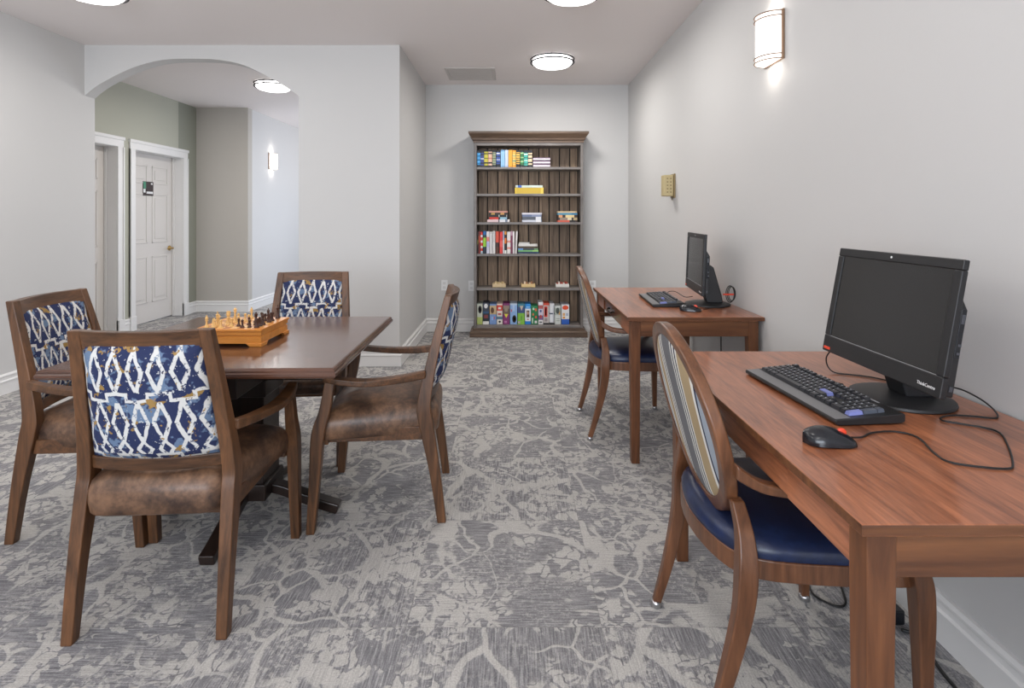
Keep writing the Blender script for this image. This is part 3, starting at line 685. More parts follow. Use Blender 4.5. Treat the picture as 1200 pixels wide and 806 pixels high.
# chess set
wood_c = wood('chess_box_wood', C(190, 116, 44), C(226, 152, 70), 'x', .35, .8)
cs = thing('chess_box', 'honey coloured wooden chess box with bracket feet on the game table', 'chess board', (-1.1375, 2.352, .76), 0)
b = BM(); s = .1375
loft(b, [[(-q, -q, z), (q, -q, z), (q, q, z), (-q, q, z)] for q, z in ((s-.006, .012), (s-.006, .038), (s-.010, .040), (s-.010, .044), (s-.005, .046), (s-.005, .060), (s, .062), (s, .069), (s-.002, .070))])
obj('case', b, wood_c, cs)
b = BM()
for sx in (-1, 1):
    for sy in (-1, 1):
        for (pl) in ('x', 'y'):
            p = [(s, 0), (s, .014), (s-.065, .014), (s-.048, 0)]
            if pl == 'x': prism(b, [(sx*u, v_) for u, v_ in p], 'y', sy*(s-.014), sy*s)
            else: prism(b, [(sy*min(u, s-.0141), v_) for u, v_ in p], 'x', sx*(s-.014), sx*s)
obj('bracket_feet', b, wood_c, cs, .0015)
k = NT('chessboard_squares'); x, y, z_ = k.sep(k.obj())
ck = k.m('MODULO', k.m('ADD', k.m('FLOOR', k.m('DIVIDE', k.m('ADD', x, 2.9), .029)), k.m('FLOOR', k.m('DIVIDE', k.m('ADD', y, 2.9), .029))), 2.0)
k.base(k.mix(ck, C(232, 186, 116), C(170, 104, 52)), .35)
b = BM(); box(b, -.116, .116, -.116, .116, .0695, .0706); obj('playing_field', b, k.mat, cs)
pale = wood('boxwood', C(214, 166, 96), C(238, 200, 136), 'z', .38, 3); darkw = wood('dark_chess_wood', C(48, 28, 22), C(88, 52, 38), 'z', .35, 3)
prof = {'P': [(.0085, 0), (.0085, .003), (.006, .006), (.0035, .012), (.0032, .018), (.006, .020), (.0035, .022), (.0055, .026), (.0052, .030), (.002, .033)],
 'R': [(.010, 0), (.010, .004), (.007, .008), (.005, .013), (.005, .025), (.008, .028), (.008, .036), (.0055, .036), (.0055, .033)],
 'B': [(.010, 0), (.010, .004), (.006, .009), (.0038, .016), (.0036, .026), (.0075, .028), (.004, .030), (.0065, .036), (.005, .042), (.0018, .045), (.0025, .047), (.0015, .050)],
 'Q': [(.0108, 0), (.0108, .004), (.0065, .010), (.004, .018), (.0038, .032), (.008, .034), (.0045, .036), (.0078, .046), (.005, .047), (.003, .049), (.0025, .053)],
 'K': [(.011, 0), (.011, .004), (.0068, .010), (.0042, .018), (.004, .034), (.0085, .036), (.0048, .038), (.0075, .048), (.005, .050), (.002, .051), (.002, .055)],
 'N': [(.010, 0), (.010, .004), (.0065, .008), (.006, .012), (.004, .014)]}
names = {'P': 'pawn', 'R': 'rook', 'B': 'bishop', 'Q': 'queen', 'K': 'king', 'N': 'knight'}
proto = {}
def piece(kind, col, i, j, label):
    key = (kind, col)
    if key not in proto:
        b = BM(); lathe(b, prof[kind], n=14)
        if kind == 'K': box(b, -.0035, .0035, -.001, .001, .056, .058); box(b, -.001, .001, -.001, .001, .053, .061)
        if kind == 'N': prism(b, [(-.006, .012), (.005, .012), (.006, .022), (.004, .034), (-.001, .039), (-.003, .036), (-.011, .030), (-.010, .026), (-.003, .027), (-.006, .020)], 'y', -.0035, .0035)
        if kind == 'R':
            for q in range(4): box(b, -.0078, .0078, -.001, .001, .030, .038) if q == 0 else None
        proto[key] = sm_angle(obj('chess_'+names[kind], b, pale if col == 'W' else darkw), 40); o = proto[key]
    else: o = proto[key].copy(); COL.objects.link(o)
    o.location = (-1.2390+.029*i, 2.2505+.029*j, .8308); o.rotation_euler = (0, 0, 0 if col == 'D' else PI)
    side = 'pale' if col == 'W' else 'dark brown'
    if kind == 'P': label = '%s chess pawn standing on the %s half of the board' % (side, 'left' if col == 'W' else 'right')
    return tag(o, label, 'chess piece', side+' chess pieces')
for kd, cl, i, j, lb in [
 ('B','W',0,0,'pale bishop on the nearest left corner of the chess board'),('N','W',1,0,'pale knight near the front left of the chess board'),
 ('K','W',1,1,'pale king, tallest pale piece near the front of the board'),('R','W',1,4,'pale rook halfway back on the left of the board'),
 ('N','W',0,3,'pale knight behind the pale king on the board'),('Q','W',1,6,'pale queen near the back left of the chess board'),
 ('B','W',3,7,'pale bishop at the back edge of the chess board'),('R','W',0,6,'pale rook at the far left corner of the chess board'),
 ('P','W',2,0,''),('P','W',3,1,''),('P','W',3,3,''),('P','W',2,2,''),('P','W',3,5,''),('P','W',2,4,''),('P','W',4,4,''),('P','W',2,5,''),
 ('P','D',4,1,''),('P','D',5,0,''),('P','D',5,2,''),('P','D',6,0,''),('P','D',5,4,''),('P','D',6,4,''),('P','D',5,6,''),('P','D',6,5,''),
 ('R','D',7,0,'dark rook on the nearest right corner of the chess board'),('N','D',7,1,'dark knight just behind the nearest dark rook'),
 ('B','D',7,2,'dark bishop third from the front on the right edge of the board'),('Q','D',6,2,'dark queen beside the dark bishop on the board'),
 ('N','D',7,4,'dark knight midway along the right edge of the board'),('R','D',7,5,'dark rook near the back of the right board edge'),
 ('B','D',6,6,'dark bishop near the back right of the board'),('K','D',7,7,'dark king standing alone at the back right corner of the board')]:
    piece(kd, cl, i, j, lb)

# ------------------------------------------------------------------ upholstered wooden armchairs (local: faces +y)
def make_armchair(loc, rz, label):
    t = thing('armchair', label, 'armchair', loc, rz, 'armchairs around the game table')
    for s in (-1, 1):                       # rear leg and back upright in one piece
        b = BM(); post(b, [(s*.225, -.262, 0, .034, .036), (s*.223, -.232, .22, .038, .046), (s*.220, -.196, .42, .042, .060), (s*.218, -.188, .50, .042, .056), (s*.206, -.222, .68, .040, .044), (s*.188, -.288, .945, .038, .030)], 6)
        obj('leg', b, M['dr_v'], t, .004)
        b = BM(); post(b, [(s*.272, .262, 0, .034, .034), (s*.272, .245, .22, .040, .042), (s*.272, .232, .40, .044, .052), (s*.272, .205, .50, .038, .044), (s*.272, .185, .612, .032, .040)], 6)
        obj('leg', b, M['dr_v'], t, .004)
        b = BM(); bar(b, [(s*.228, -.196, .622, .030, .034), (s*.250, -.10, .610, .040, .030), (s*.280, .03, .606, .050, .026), (s*.284, .14, .616, .046, .026), (s*.276, .212, .626, .036, .024)], 6)
        obj('armrest', b, M['dr_h'], t, .006)
    def rail(z0, z1, ya, yb, th, xw, nm, bow=.034):
        b = BM(); rings = []
        for q in range(13):
            u = -1+2*q/12; x = u*xw; bo = -bow*(1-u*u); lift = 0
            rings.append([(x, ya+bo-th/2, z0+lift), (x, ya+bo+th/2, z0+lift), (x, yb+bo+th/2, z1+lift), (x, yb+bo-th/2, z1+lift)])
        loft(b, rings); return obj(nm, b, M['dr_h'], t, .004)
    rail(.886, .945, -.272, -.288, .026, .175, 'top_rail')
    rail(.498, .540, -.190, -.196, .026, .20, 'lower_rail')
    b = BM(); N = 14; rings = []         # padded back, both faces bulging
    for q in range(N+1):
        v_ = q/N; z = .538+.366*v_; yc = -.196-.082*v_; xw = .190-.018*v_
        e = 1-abs(2*v_-1)**6
        ring = []
        for r in range(25):
            u = -1+2*r/24; ring.append((u*xw, yc-.034*(1-u*u)-.010-.026*e*(1-abs(u)**6), z))
        for r in range(25):
            u = 1-2*r/24; ring.append((u*xw, yc-.034*(1-u*u)+.010+.024*e*(1-abs(u)**6), z))
        rings.append(ring)
    loft(b, rings); obj('back_cushion', b, M['fabric'], t, smooth='all')
    # thick seat
    def outline(g, n=6):
        P = [(-.205-g, -.215-g), (.205+g, -.215-g), (.262+g, .248+g), (-.262-g, .248+g)]; out = []; R = .05
        for i in range(4):
            p = Vector(P[i]); a = (Vector(P[i-1])-p).normalized(); c = (Vector(P[(i+1) % 4])-p).normalized()
            for k_ in range(n+1):
                tt = k_/n; q0 = p+a*R; q1 = p+c*R; out.append((q0*(1-tt)**2+p*2*tt*(1-tt)+q1*tt*tt))
        return out
    b = BM()
    lay = [(-.05, .362), (-.012, .362), (.000, .370), (.004, .40), (.004, .435), (-.004, .462), (-.022, .480), (-.06, .492), (-.12, .499), (-.17, .501)]
    rings = []
    for g, z in lay:
        if g < -.025:
            o0 = outline(0); f = 1+g/.25; rings.append([(p.x*f, p.y*f, z) for p in o0])
        else: rings.append([(p.x, p.y, z) for p in outline(g)])
    rings = [[(x*.0+x, y, z-.035*(max(0, (y/.25))**4)*(1 if z > .44 else 0)) for x, y, z in r] for r in rings]
    rings = [[(x, y-(.045*(1-(x/.26)**2)*max(0, min(1, -y/.2))), z) for x, y, z in r] for r in rings]
    loft(b, rings); obj('seat', b, M['leather'], t, smooth='all')
    b = BM(); box(b, -.20, .20, -.20, -.18, .345, .40); box(b, -.25, .25, .20, .22, .345, .40); box(b, -.225, -.205, -.2, .22, .345, .40); box(b, .205, .225, -.2, .22, .345, .40)
    obj('seat_frame', b, M['dr_h'], t, .003)
    return t
A = make_armchair((-1.120, 1.942, 0), math.radians(3.2), 'nearest armchair, its navy lattice back to the viewer, before the game table')
GA = 'armchairs around the game table'
dup(A, (-.574, 2.537, 0), math.radians(94.5), 'armchair seen from the side at the right of the game table', GA)
dup(A, (-1.716, 2.418, 0), math.radians(-87), 'armchair at the left end of the game table beside the left wall', GA)
dup(A, (-1.180, 3.09, 0), math.radians(185.5), 'armchair on the far side of the game table facing the viewer', GA)

# ------------------------------------------------------------------ desks (local origin at near-left floor corner; x to wall, y away)
DL, DWD, DH = 1.20, .705, .765
def make_desk(loc, label):
    t = thing('writing_desk', label, 'desk', loc, 0, 'writing desks along the right wall')
    b = BM(); loft(b, [[(x0, x0, z), (DWD-x0, x0, z), (DWD-x0, DL-x0, z), (x0, DL-x0, z)] for x0, z in ((.003, .744), (0, .747), (0, .761), (.001, .764), (.004, .765))]); b.normal_update(); bmesh.ops.recalc_face_normals(b, faces=b.faces[:])
    for f in b.faces:
        if abs(f.normal.z) < .5: f.material_index = 1
    obj('desk_top', b, [M['desk'], M['deskx']], t)
    I = .022
    for x, y, sx, sy in ((I, I, 1, 1), (DWD-I, I, -1, 1), (I, DL-I, 1, -1), (DWD-I, DL-I, -1, -1)):
        b = BM(); rings = []
        for z, w in ((0, .036), (.55, .050), (.655, .052), (.7445, .052)):
            rings.append([(x, y, z), (x+sx*w, y, z), (x+sx*w, y+sy*w, z), (x, y+sy*w, z)])
        if True:     # taper on the outer faces towards the foot
            rings[0] = [(x+sx*.006, y+sy*.006, 0), (x+sx*.048, y+sy*.006, 0), (x+sx*.048, y+sy*.048, 0), (x+sx*.006, y+sy*.048, 0)]
        loft(b, rings); obj('leg', b, M['deskz'], t, .003)
    for y in (I+.004, DL-I-.024):
        b = BM(); box(b, I+.05, DWD-I-.05, y, y+.02, .660, .7445); obj('apron', b, M['deskx'], t, .002)
    b = BM(); box(b, DWD-I-.024, DWD-I-.004, I+.05, DL-I-.05, .660, .7445); obj('apron', b, M['desk'], t, .002)
    b = BM(); box(b, I+.004, I+.024, I+.05, .305, .656, .7445); obj('apron', b, M['desk'], t, .002)
    b = BM(); box(b, I+.004, I+.024, .895, DL-I-.05, .656, .7445); obj('apron', b, M['desk'], t, .002)
    b = BM(); box(b, I+.013, I+.033, .312, .888, .652, .736); d = obj('drawer', b, M['desk'], t, .002)
    return t
D1 = make_desk((.585, .927, 0), 'near reddish-brown writing desk with a computer, at the right edge')
D2 = dup(D1, (.592, 2.845, 0), 0, 'far reddish-brown writing desk, nearer the bookcase', 'writing desks along the right wall')
d2 = [q for q in bpy.data.objects if q.parent == D2 and q.name.startswith('drawer')][0]
b = BM(); tube(b, [(.030, .525, .700), (.016, .530, .700), (.012, .55, .692), (.011, .60, .688), (.012, .65, .692), (.016, .67, .700), (.030, .675, .700)], .005); obj('pull_handle', b, M['bronze'], d2, smooth='all')

# ------------------------------------------------------------------ oval-back chairs (local: faces +y)
def make_oval_chair(loc, rz, label):
    t = thing('desk_chair', label, 'chair', loc, rz, 'oval-back chairs at the desks')
    yb = lambda z, x: -.172-.262*(z-.475)+.12*x*x
    for s in (-1, 1):
        b = BM(); post(b, [(s*.240, -.268, .012, .026, .026), (s*.243, -.225, .16, .030, .036), (s*.252, -.190, .32, .036, .044), (s*.258, -.182, .43, .040, .048), (s*.238, -.178, .51, .036, .040), (s*.205, -.185, .58, .030, .032)], 6)
        l = obj('leg', b, M['ov_v'], t, .005)
        b = BM(); lathe(b, [(.014, 0), (.018, .004), (.018, .016), (.014, .022)], c=(s*.240, -.268, 0), n=16); obj('glide', b, M['metal'], l, smooth='all')
        b = BM(); post(b, [(s*.270, .235, .012, .026, .026), (s*.270, .232, .20, .034, .034), (s*.272, .228, .36, .042, .044), (s*.272, .215, .45, .040, .044), (s*.272, .160, .55, .030, .036), (s*.272, .110, .622, .028, .044)], 6)
        l = obj('leg', b, M['ov_v'], t, .005)
        b = BM(); lathe(b, [(.014, 0), (.018, .004), (.018, .016), (.014, .022)], c=(s*.270, .235, 0), n=16); obj('glide', b, M['metal'], l, smooth='all')
        b = BM(); bar(b, [(s*.255, -.208, .672, .030, .036), (s*.262, -.14, .636, .034, .026), (s*.278, -.03, .630, .042, .024), (s*.286, .06, .630, .040, .024), (s*.276, .150, .630, .030, .022)], 6)
        obj('armrest', b, M['ov_v'], t, .006)
    NN = 48; zc, hz, hx = .725, .252, .250
    b = BM(); rings = []
    for k_ in range(NN):
        a = 2*PI*k_/NN; ca, sa = math.cos(a), math.sin(a)
        ex = lambda f: (hx*f*ca, zc+hz*f*sa)
        (xo, zo), (xi, zi) = (hx*ca, zc+hz*sa), ((hx-.036)*ca, zc+(hz-.036)*sa)
        rings.append([(xo, yb(zo, xo)-.017, zo), (xo, yb(zo, xo)+.017, zo), (xi, yb(zi, xi)+.017, zi), (xi, yb(zi, xi)-.017, zi)])
    loft(b, rings, closed=True); obj('back_frame', b, M['ov_v'], t, .007, 3)
    b = BM(); ax, az = hx-.034, hz-.034; rr = [0.02, .25, .5, .7, .85, .94, .985, 1.0]
    for sgn in (-1, 1):
        rings = []
        for f in rr:
            th = .010+.010*math.sqrt(max(0, 1-f**4))
            rings.append([(ax*f*math.cos(2*PI*k_/NN), yb(zc+az*f*math.sin(2*PI*k_/NN), ax*f*math.cos(2*PI*k_/NN))+sgn*th, zc+az*f*math.sin(2*PI*k_/NN)) for k_ in range(NN)])
        vr = loft(b, rings, caps=False); b.faces.new(vr[0])
        if sgn < 0: last = vr[-1]
        else:
            for j in range(NN): b.faces.new((last[j], last[(j+1) % NN], vr[-1][(j+1) % NN], vr[-1][j]))
    obj('back_pad', b, M['stripe'], t, smooth='all')
    def out(f, z):
        P = [(-.235, -.150), (-.16, -.212), (0, -.238), (.16, -.212), (.235, -.150), (.262, .0), (.268, .15), (.262, .228), (.20, .262), (0, .275), (-.20, .262), (-.262, .228), (-.268, .15), (-.262, 0)]
        return [(x*f, y*f, z) for x, y in cat(P+[P[0]], 3)[:-1]]
    b = BM(); loft(b, [out(1, .398), out(1, .448), out(.93, .448), out(.93, .398)], closed=True); obj('seat_rail', b, M['ov_v'], t, .004)
    b = BM(); loft(b, [out(.93, .42), out(.985, .447), out(.99, .462), out(.965, .480), (out(.88, .492)), out(.7, .500), out(.4, .504), out(.1, .505)]); obj('seat', b, M['vinyl'], t, smooth='all')
    return t
O1 = make_oval_chair((.742, 1.585, 0), -PI/2, 'oval striped-back chair with navy seat pulled up to the near desk')
dup(O1, (.715, 3.425, 0), -PI/2, 'oval striped-back chair with navy seat pulled up to the far desk', 'oval-back chairs at the desks')

# ------------------------------------------------------------------ computers (local: screen faces -y, +x is user's right)
def make_monitor(loc, rz, label, tilt=10.2):
    t = thing('desktop_computer', label, 'computer', loc, rz, 'black all-in-one computers')
    TM = Matrix.Translation((0, -.083, .081)) @ Matrix.Rotation(math.radians(-tilt), 4, 'X')
    W, Hh = .25, .338
    b = BM()                                 # front bezel as a frame
    for q in ((-W, W, 0, .052), (-W, W, Hh-.026, Hh), (-W, -W+.026, .052, Hh-.026), (W-.026, W, .052, Hh-.026)): box(b, q[0], q[1], 0, .016, q[2], q[3])
    box(b, -W+.004, W-.004, .010, .017, .004, Hh-.004); b.transform(TM); obj('screen_housing', b, M['black'], t, .003)
    b = BM(); box(b, -W+.026, W-.026, .004, .010, .052, Hh-.026); b.transform(TM); obj('screen', b, M['screen'], t)
    b = BM(); box(b, -W+.026, W-.026, .0025, .0045, .0505, .0525); b.transform(TM); obj('screen_edge', b, plain('bezel_edge', C(170, 170, 172), .4), t)
    b = BM(); box(b, -.243, .243, .017, .038, .006, Hh*.74)
    for v_ in b.verts:
        if v_.co.z > .1 and v_.co.y > .03: v_.co.z -= .03; v_.co.y -= .002
    b.transform(TM); o = obj('rear_housing', b, M['black'], t, .004)
    for z0, z1, y0 in ((.205, .228, .024), (.15, .156, .026), (.13, .136, .026), (.04, .052, .024)):
        b = BM(); box(b, .2425, .2445, y0, y0+.008, z0-.02, z1-.02); b.transform(TM); obj('side_port', b, plain('port_dark', C(70, 72, 78), .4), t)
    b = BM(); box(b, .2425, .2440, .021, .034, .10, .22); b.transform(TM); obj('drive_slot', b, M['blackg'], t, .001)
    b = BM(); lathe(b, [(.0035, 0), (.0035, .001)], n=12); b.transform(TM @ Matrix.Translation((0, 0, Hh-.013)) @ Matrix.Rotation(PI/2, 4, 'X')); obj('camera_lens', b, M['white'], t)
    b = BM(); box(b, -W+.010, -W+.042, -.0012, .001, .008, .016); b.transform(TM); obj('red_badge', b, M['red'], t)
    cu = bpy.data.curves.new('lettering', 'FONT'); cu.body = 'ThinkCentre'; cu.size = .0115; cu.extrude = .0003; cu.align_x = 'RIGHT'
    to = bpy.data.objects.new('tmp', cu); COL.objects.link(to); bpy.context.view_layer.update()
    me = bpy.data.meshes.new_from_object(to.evaluated_get(bpy.context.evaluated_depsgraph_get())); bpy.data.objects.remove(to)
    me.transform(TM @ Matrix.Translation((W-.018, -.0004, .016)) @ Matrix.Rotation(PI/2, 4, 'X')); me.materials.clear(); me.materials.append(M['white'])
    lo = bpy.data.objects.new('lettering', me); COL.objects.link(lo); lo.parent = t
    b = BM(); lathe(b, [(.126, 0), (.129, .003), (.127, .009), (.105, .014), (.05, .018), (.01, .019)], n=48); sm_angle(obj('stand_base', b, M['black'], t), 30)
    b = BM(); prism(b, [(-.010, .016), (.080, .016), (.072, .06), (.050, .14), (.028, .22), (.010, .235), (-.012, .235), (-.026, .16), (-.040, .09), (-.024, .06)], 'x', -.040, .040); obj('stand_neck', b, M['black'], t, .006)
    return t
C1 = make_monitor((1.100, 1.570, DH), -PI/2, 'black all-in-one computer with dark screen on the near desk')
make_monitor((1.147, 3.255, DH), -PI/2-math.radians(7.5), 'black all-in-one computer with dark screen on the far desk', 2.5)

def make_keyboard(loc, rz, label):       # local x = user's right, y = away from user
    t = thing('keyboard', label, 'keyboard', loc, rz, 'black computer keyboards')
    b = BM(); L0, L1 = -.228, .228
    P = [(-.088, .004), (-.090, .010), (-.086, .015), (-.045, .017), (.086, .027), (.092, .024), (.092, .006), (.080, .002), (-.080, 0)]
    prism(b, P, 'x', L0, L1); obj('keyboard_body', b, M['black'], t, .003)
    b = BM(); prism(b, [(-.087, .0152), (-.047, .0172), (-.047, .0176), (-.087, .0158)], 'x', L0+.006, L1-.006); obj('palm_rest', b, M['kgrey'], t)
    b = BM(); prism(b, [(.0800, .0272), (.0850, .0275), (.0850, .0277), (.0800, .0275)], 'x', -.09, .15); obj('light_strip', b, plain('strip_grey', C(150, 152, 156), .4), t)
    U = .0188; X0_ = -.2125; Y0_ = -.0425
    def key(c, w, r, hgt=1.0, mt='key'):
        x0 = X0_+c*U+.0006; x1 = X0_+(c+w)*U-.0006; y0 = Y0_+r*U+.0006; y1 = y0+hgt*U-.0012; zb = .0172+(y0+.045)*.0763; zt = zb+.0085
        b = BM(); e = .0022; vz = (y1-y0)*.0763
        loft(b, [[(x0, y0, zb), (x1, y0, zb), (x1, y1, zb+vz), (x0, y1, zb+vz)], [(x0+e, y0+e, zt), (x1-e, y0+e, zt), (x1-e, y1-e*.6, zt+vz), (x0+e, y1-e*.6, zt+vz)]])
        if mt == 'key' and w < 3:
            lx, ly = x0+.0045, y1-.0075
            q = [b.verts.new(p) for p in ((lx, ly, zt+vz*.62+.0002), (lx+.004, ly, zt+vz*.62+.0002), (lx+.004, ly+.0035, zt+vz*.9+.0002), (lx, ly+.0035, zt+vz*.9+.0002))]
            b.faces.new(q).material_index = 1
        obj('key', b, [M[mt], M['legend']], t)
    def rowk(r, spec):
        c = 0
        for w in spec:
            if w < 0: c += -w; continue
            mt = 'key'
            if r == 2 and w == 2.25: mt = 'keyb'
            key(c, w, r, 1.0, mt); c += w
    rowk(0, [1.5, 1, 1.5, 7, 1.5, 1, 1.5]); rowk(1, [2.25]+[1]*10+[2.75]); rowk(2, [1.75]+[1]*11+[2.25]); rowk(3, [1.5]+[1]*12+[1.5]); rowk(4, [1]*13+[2])
    rowk(5.35, [1, -1, 1, 1, 1, 1, -.5, 1, 1, 1, 1, -.5, 1, 1, 1, 1])
    for c in (15.2, 16.2, 17.2):
        key(c, 1, 0); key(c, 1, 3); key(c, 1, 4); key(c, 1, 5.35)
    key(16.2, 1, 1)
    for r in (1, 2, 3):
        for c in (18.5, 19.5, 20.5): key(c, 1, r)
    key(18.5, 2, 0); key(20.5, 1, 0)
    for c in (18.5, 19.5, 20.5): key(c, 1, 4)
    key(21.5, 1, 0, 2, 'keyb'); key(21.5, 1, 2, 2, 'keyg'); key(21.5, 1, 4, 1, 'keyg')
    return t
K1 = make_keyboard((.868, 1.595, DH+.001), -PI/2+math.radians(4), 'black keyboard with blue enter keys on the near desk')
dup(K1, (.90, 3.375, DH+.001), -PI/2-math.radians(3), 'black keyboard lying on the far desk', 'black computer keyboards')

def make_mouse(loc, rz, label):           # local: nose (cable end) towards +y
    t = thing('computer_mouse', label, 'mouse', loc, rz, 'black computer mice')
    b = BM(); rings = []; N = 16
    for q in range(15):
        v_ = q/14; y = -.058+.116*v_; w = .034*(1-abs(2*v_-1)**3.2)**.45+.0005; hh = .037*(math.sin(PI*min(1, (v_*.85+.14)))**.75)*(1-.22*v_)+.0015
        ring = [(w*math.cos(PI*k_/N), y, .002+hh*math.sin(PI*k_/N)**.8) for k_ in range(N+1)]; ring += [(-w*.9, y, 0), (w*.9, y, 0)]
        rings.append(ring)
    loft(b, rings); sm_angle(obj('mouse_body', b, M['blackg'], t), 50)
    b = BM(); lathe(b, [(.009, -.003), (.0105, -.002), (.0105, .002), (.009, .003)], n=20); b.transform(Matrix.Translation((0, .026, .0245)) @ Matrix.Rotation(PI/2, 4, 'Y')); obj('scroll_wheel', b, M['red'], t, smooth='all')
    return t
m1 = make_mouse((.722, 1.262, DH+.0008), math.radians(-96), 'black mouse with red wheel beside the keyboard on the near desk')
dup(m1, (.975, 3.03, DH+.0008), math.radians(-112), 'black mouse with red wheel on the far desk', 'black computer mice')

# cables (desk plane points are world coordinates)
def onp(px, py, z=DH+.003): Y = 650*(1.28-z)/(py-254); return ((px-600)*Y/650, Y, z)
def cable(name, pts, r, label, cat_='cable', mt='cable', group=None):
    b = BM(); tube(b, pts, r, 5, 8); o = obj(name, b, M[mt], smooth='all'); return tag(o, label, cat_, group)
mc = [(.776, 1.270, DH+.010)]+[onp(*p) for p in ((1010,512),(1022,507),(1048,505.5),(1075,512),(1094,530),(1112,541),(1150,547),(1180,549),(1187,544),(1181,522),(1168,505),(1130,497),(1106,493))]+[onp(1103,489),onp(1118,486.5),onp(1145,488)]
mc += [onp(1168, 489.5), (1.265, 1.455, DH+.008), (1.267, 1.50, DH+.022), (1.262, 1.56, DH+.03), (1.235, 1.60, DH+.03), (1.19, 1.60, DH+.045)]
cable('mouse_cable', mc, .0022, 'thin black mouse cable looping across the near desk')
cable('keyboard_cable', [(.972, 1.72, DH+.018), (.982, 1.725, DH+.003), (1.0, 1.715, DH+.003), (1.012, 1.695, DH+.003)], .0022, 'black keyboard cable running under the near computer')
cable('computer_cable', [(1.045, 1.815, .845), (1.04, 1.835, .815), (1.045, 1.835, .785), (1.06, 1.82, DH+.004), (1.10, 1.80, DH+.003), (1.15, 1.77, DH+.003), (1.19, 1.71, DH+.003)], .0022, 'thin black cable hanging from the far corner of the near computer')
cable('keyboard_cable', [(.985, 3.50, DH+.012), (1.02, 3.62, DH+.025), (1.06, 3.60, DH+.03), (1.09, 3.50, DH+.01), (1.12, 3.44, DH+.022)], .0022, 'black keyboard cable behind the far keyboard')
cable('mouse_cable', [(1.028, 3.052, DH+.010), (1.07, 3.08, DH+.003), (1.12, 3.12, DH+.003), (1.17, 3.12, DH+.003), (1.20, 3.13, DH+.003)], .0022, 'black mouse cable on the far desk')
# coiled lead with orange tie at the far computer
t = thing('coiled_lead', 'coiled black lead with an orange tie beside the far computer', 'cable', (1.262, 3.20, DH+.016))
b = BM()
for q in range(3):
    R0 = .048-.004*q; tube(b, [(R0*.5*math.cos(a)+.008*q-.008, -.01+.006*q, .055+R0*math.sin(a)) for a in [2*PI*k_/24 for k_ in range(24)]], .0024, closed=True, smooth=False)
obj('coil', b, M['cable'], t, smooth='all')
b = BM(); box(b, -.05, .012, -.017, -.011, .049, .058); obj('cable_tie', b, M['red'], t, .001)

cable('power_cable', [(1.272, 1.30, .74), (1.272, 1.32, .60), (1.275, 1.315, .42), (1.272, 1.27, .30), (1.262, 1.20, .20), (1.255, 1.15, .10), (1.25, 1.12, .006)], .005, 'black power cable hanging down the right wall under the near desk')
cable('floor_cable', [(1.20, 1.71, .008), (1.235, 1.69, .006), (1.235, 1.66, .006), (1.21, 1.58, .005), (1.20, 1.50, .005), (1.195, 1.35, .005)], .005, 'black cable along the floor beside the right baseboard under the near desk')
cable('floor_cable', [(1.03, 1.93, .004), (1.02, 1.87, .004), (1.06, 1.82, .004), (1.10, 1.83, .004), (1.13, 1.90, .004), (1.145, 1.94, .006)], .0035, 'thin black cord on the carpet behind the near chair')
t = thing('power_strip', 'black power strip on the carpet under the near desk', 'power strip', (1.195, 1.875, 0), math.radians(4))
b = BM(); box(b, -.028, .028, -.14, .14, 0, .045); obj('case', b, M['blackg'], t, .005)
for i in range(4):
    b = BM(); box(b, -.016, .016, -.11+i*.06, -.075+i*.06, .045, .047); obj('socket', b, M['cable'], t, .001)
cable('hanging_cable', [(1.03, 3.75, .735), (1.03, 3.78, .66), (1.015, 3.80, .56), (.985, 3.80, .48), (.93, 3.80, .45)], .005, 'black cable curving down behind the far desk apron')
cable('power_cable', [(1.281, 3.40, .735), (1.281, 3.40, .5), (1.281, 3.40, .25), (1.268, 3.39, .15), (1.266, 3.39, .01)], .004, 'black power cable hanging straight down the wall under the far desk')

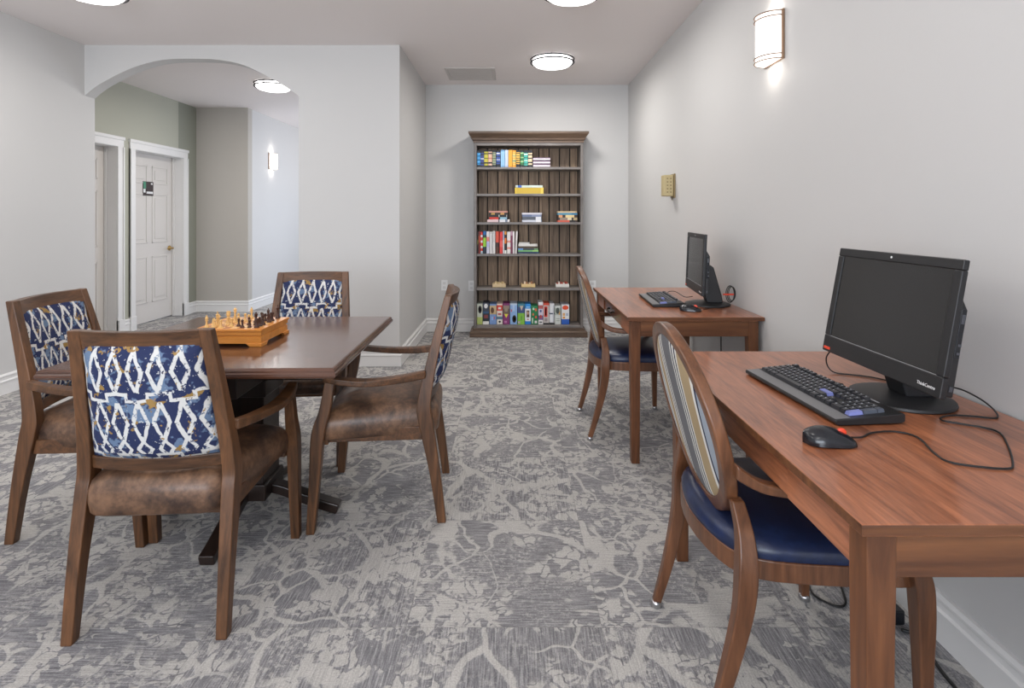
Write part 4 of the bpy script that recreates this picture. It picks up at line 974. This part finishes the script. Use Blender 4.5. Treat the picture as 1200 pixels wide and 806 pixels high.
# ------------------------------------------------------------------ lights
def area(name, loc, rot, sx, sy, power, col=(1, 1, 1), spread=PI):
    l = bpy.data.lights.new(name, 'AREA'); l.shape = 'RECTANGLE'; l.size = sx; l.size_y = sy; l.energy = power; l.color = col; l.spread = spread
    o = bpy.data.objects.new(name, l); COL.objects.link(o); o.location = loc; o.rotation_euler = rot; return o
LP = dict(win=155, fill=11, hall=34)
area('window_daylight', (-1.1, YR-.15, 1.5), (PI/2+.27, 0, 0), 3.5, 1.5, LP['win'], (.83, .905, 1.0))
area('corridor_window_daylight', (-1.13, 8.5, 1.25), (0, PI/2, 0), 1.3, 2.0, LP['hall'], (.74, .84, 1.0))
for i, (x, y) in enumerate(((-.2, 1.2), (-2.68, 1.9), (-.2, -.4), (-2.68, .2), (-1.1, -1.5), (-1.15, 2.2))):  # unseen fill points added to brighten the ceiling and room
    l = bpy.data.lights.new('room_fill', 'POINT'); l.shadow_soft_size = .17; l.energy = LP['fill']; l.color = (1, .975, .94)
    o = bpy.data.objects.new('room_fill', l); COL.objects.link(o); o.location = (x, y, 2.25)
for x, y, e in ((.375, 5.16, 17), (.388, 3.55, 8.5), (-2.68, 3.53, 10), (-2.63, 6.12, 25)):     # the bulbs of the four fixtures
    l = bpy.data.lights.new('fixture_lamp', 'AREA'); l.shape = 'DISK'; l.size = .34; l.energy = e; l.color = (1, .97, .93)
    o = bpy.data.objects.new('fixture_lamp', l); COL.objects.link(o); o.location = (x, y, H-.096)
for x, y, z in ((XR-.06, 2.74, 2.155+.155), (XR-.06, 2.74, 2.155-.155), (XC+.06, 8.22, 2.10+.155), (XC+.06, 8.22, 2.10-.155)):
    l = bpy.data.lights.new('sconce_lamp', 'POINT'); l.shadow_soft_size = .025; l.energy = .3; l.color = (1, .93, .84)
    o = bpy.data.objects.new('sconce_lamp', l); COL.objects.link(o); o.location = (x, y, z)
for x, y, z, e in ((-2.2, 9.2, 2.2, 16),):  # extra unseen fill point added to lift the dim hall
    l = bpy.data.lights.new('hall_fill', 'POINT'); l.shadow_soft_size = .17; l.energy = e; l.color = (1, .96, .92)
    o = bpy.data.objects.new('hall_fill', l); COL.objects.link(o); o.location = (x, y, z)
w = bpy.data.worlds.new('world'); scene.world = w; w.use_nodes = True
bg = w.node_tree.nodes['Background']; bg.inputs[0].default_value = (.80, .88, 1, 1); bg.inputs[1].default_value = 0.8

# ------------------------------------------------------------------ camera
cam = bpy.data.cameras.new('camera'); co = bpy.data.objects.new('camera', cam); COL.objects.link(co)
co.location = (0, 0, 1.28); co.rotation_euler = (PI/2, 0, 0)
cam.sensor_width = 36; cam.lens = 19.5; cam.shift_y = -149/1200; cam.clip_start = .05
scene.camera = co
vs_ = scene.view_settings; vs_.view_transform = 'Standard'; vs_.look = 'None'; vs_.gamma = 1; vs_.exposure = 0.23; vs_.use_curve_mapping = False
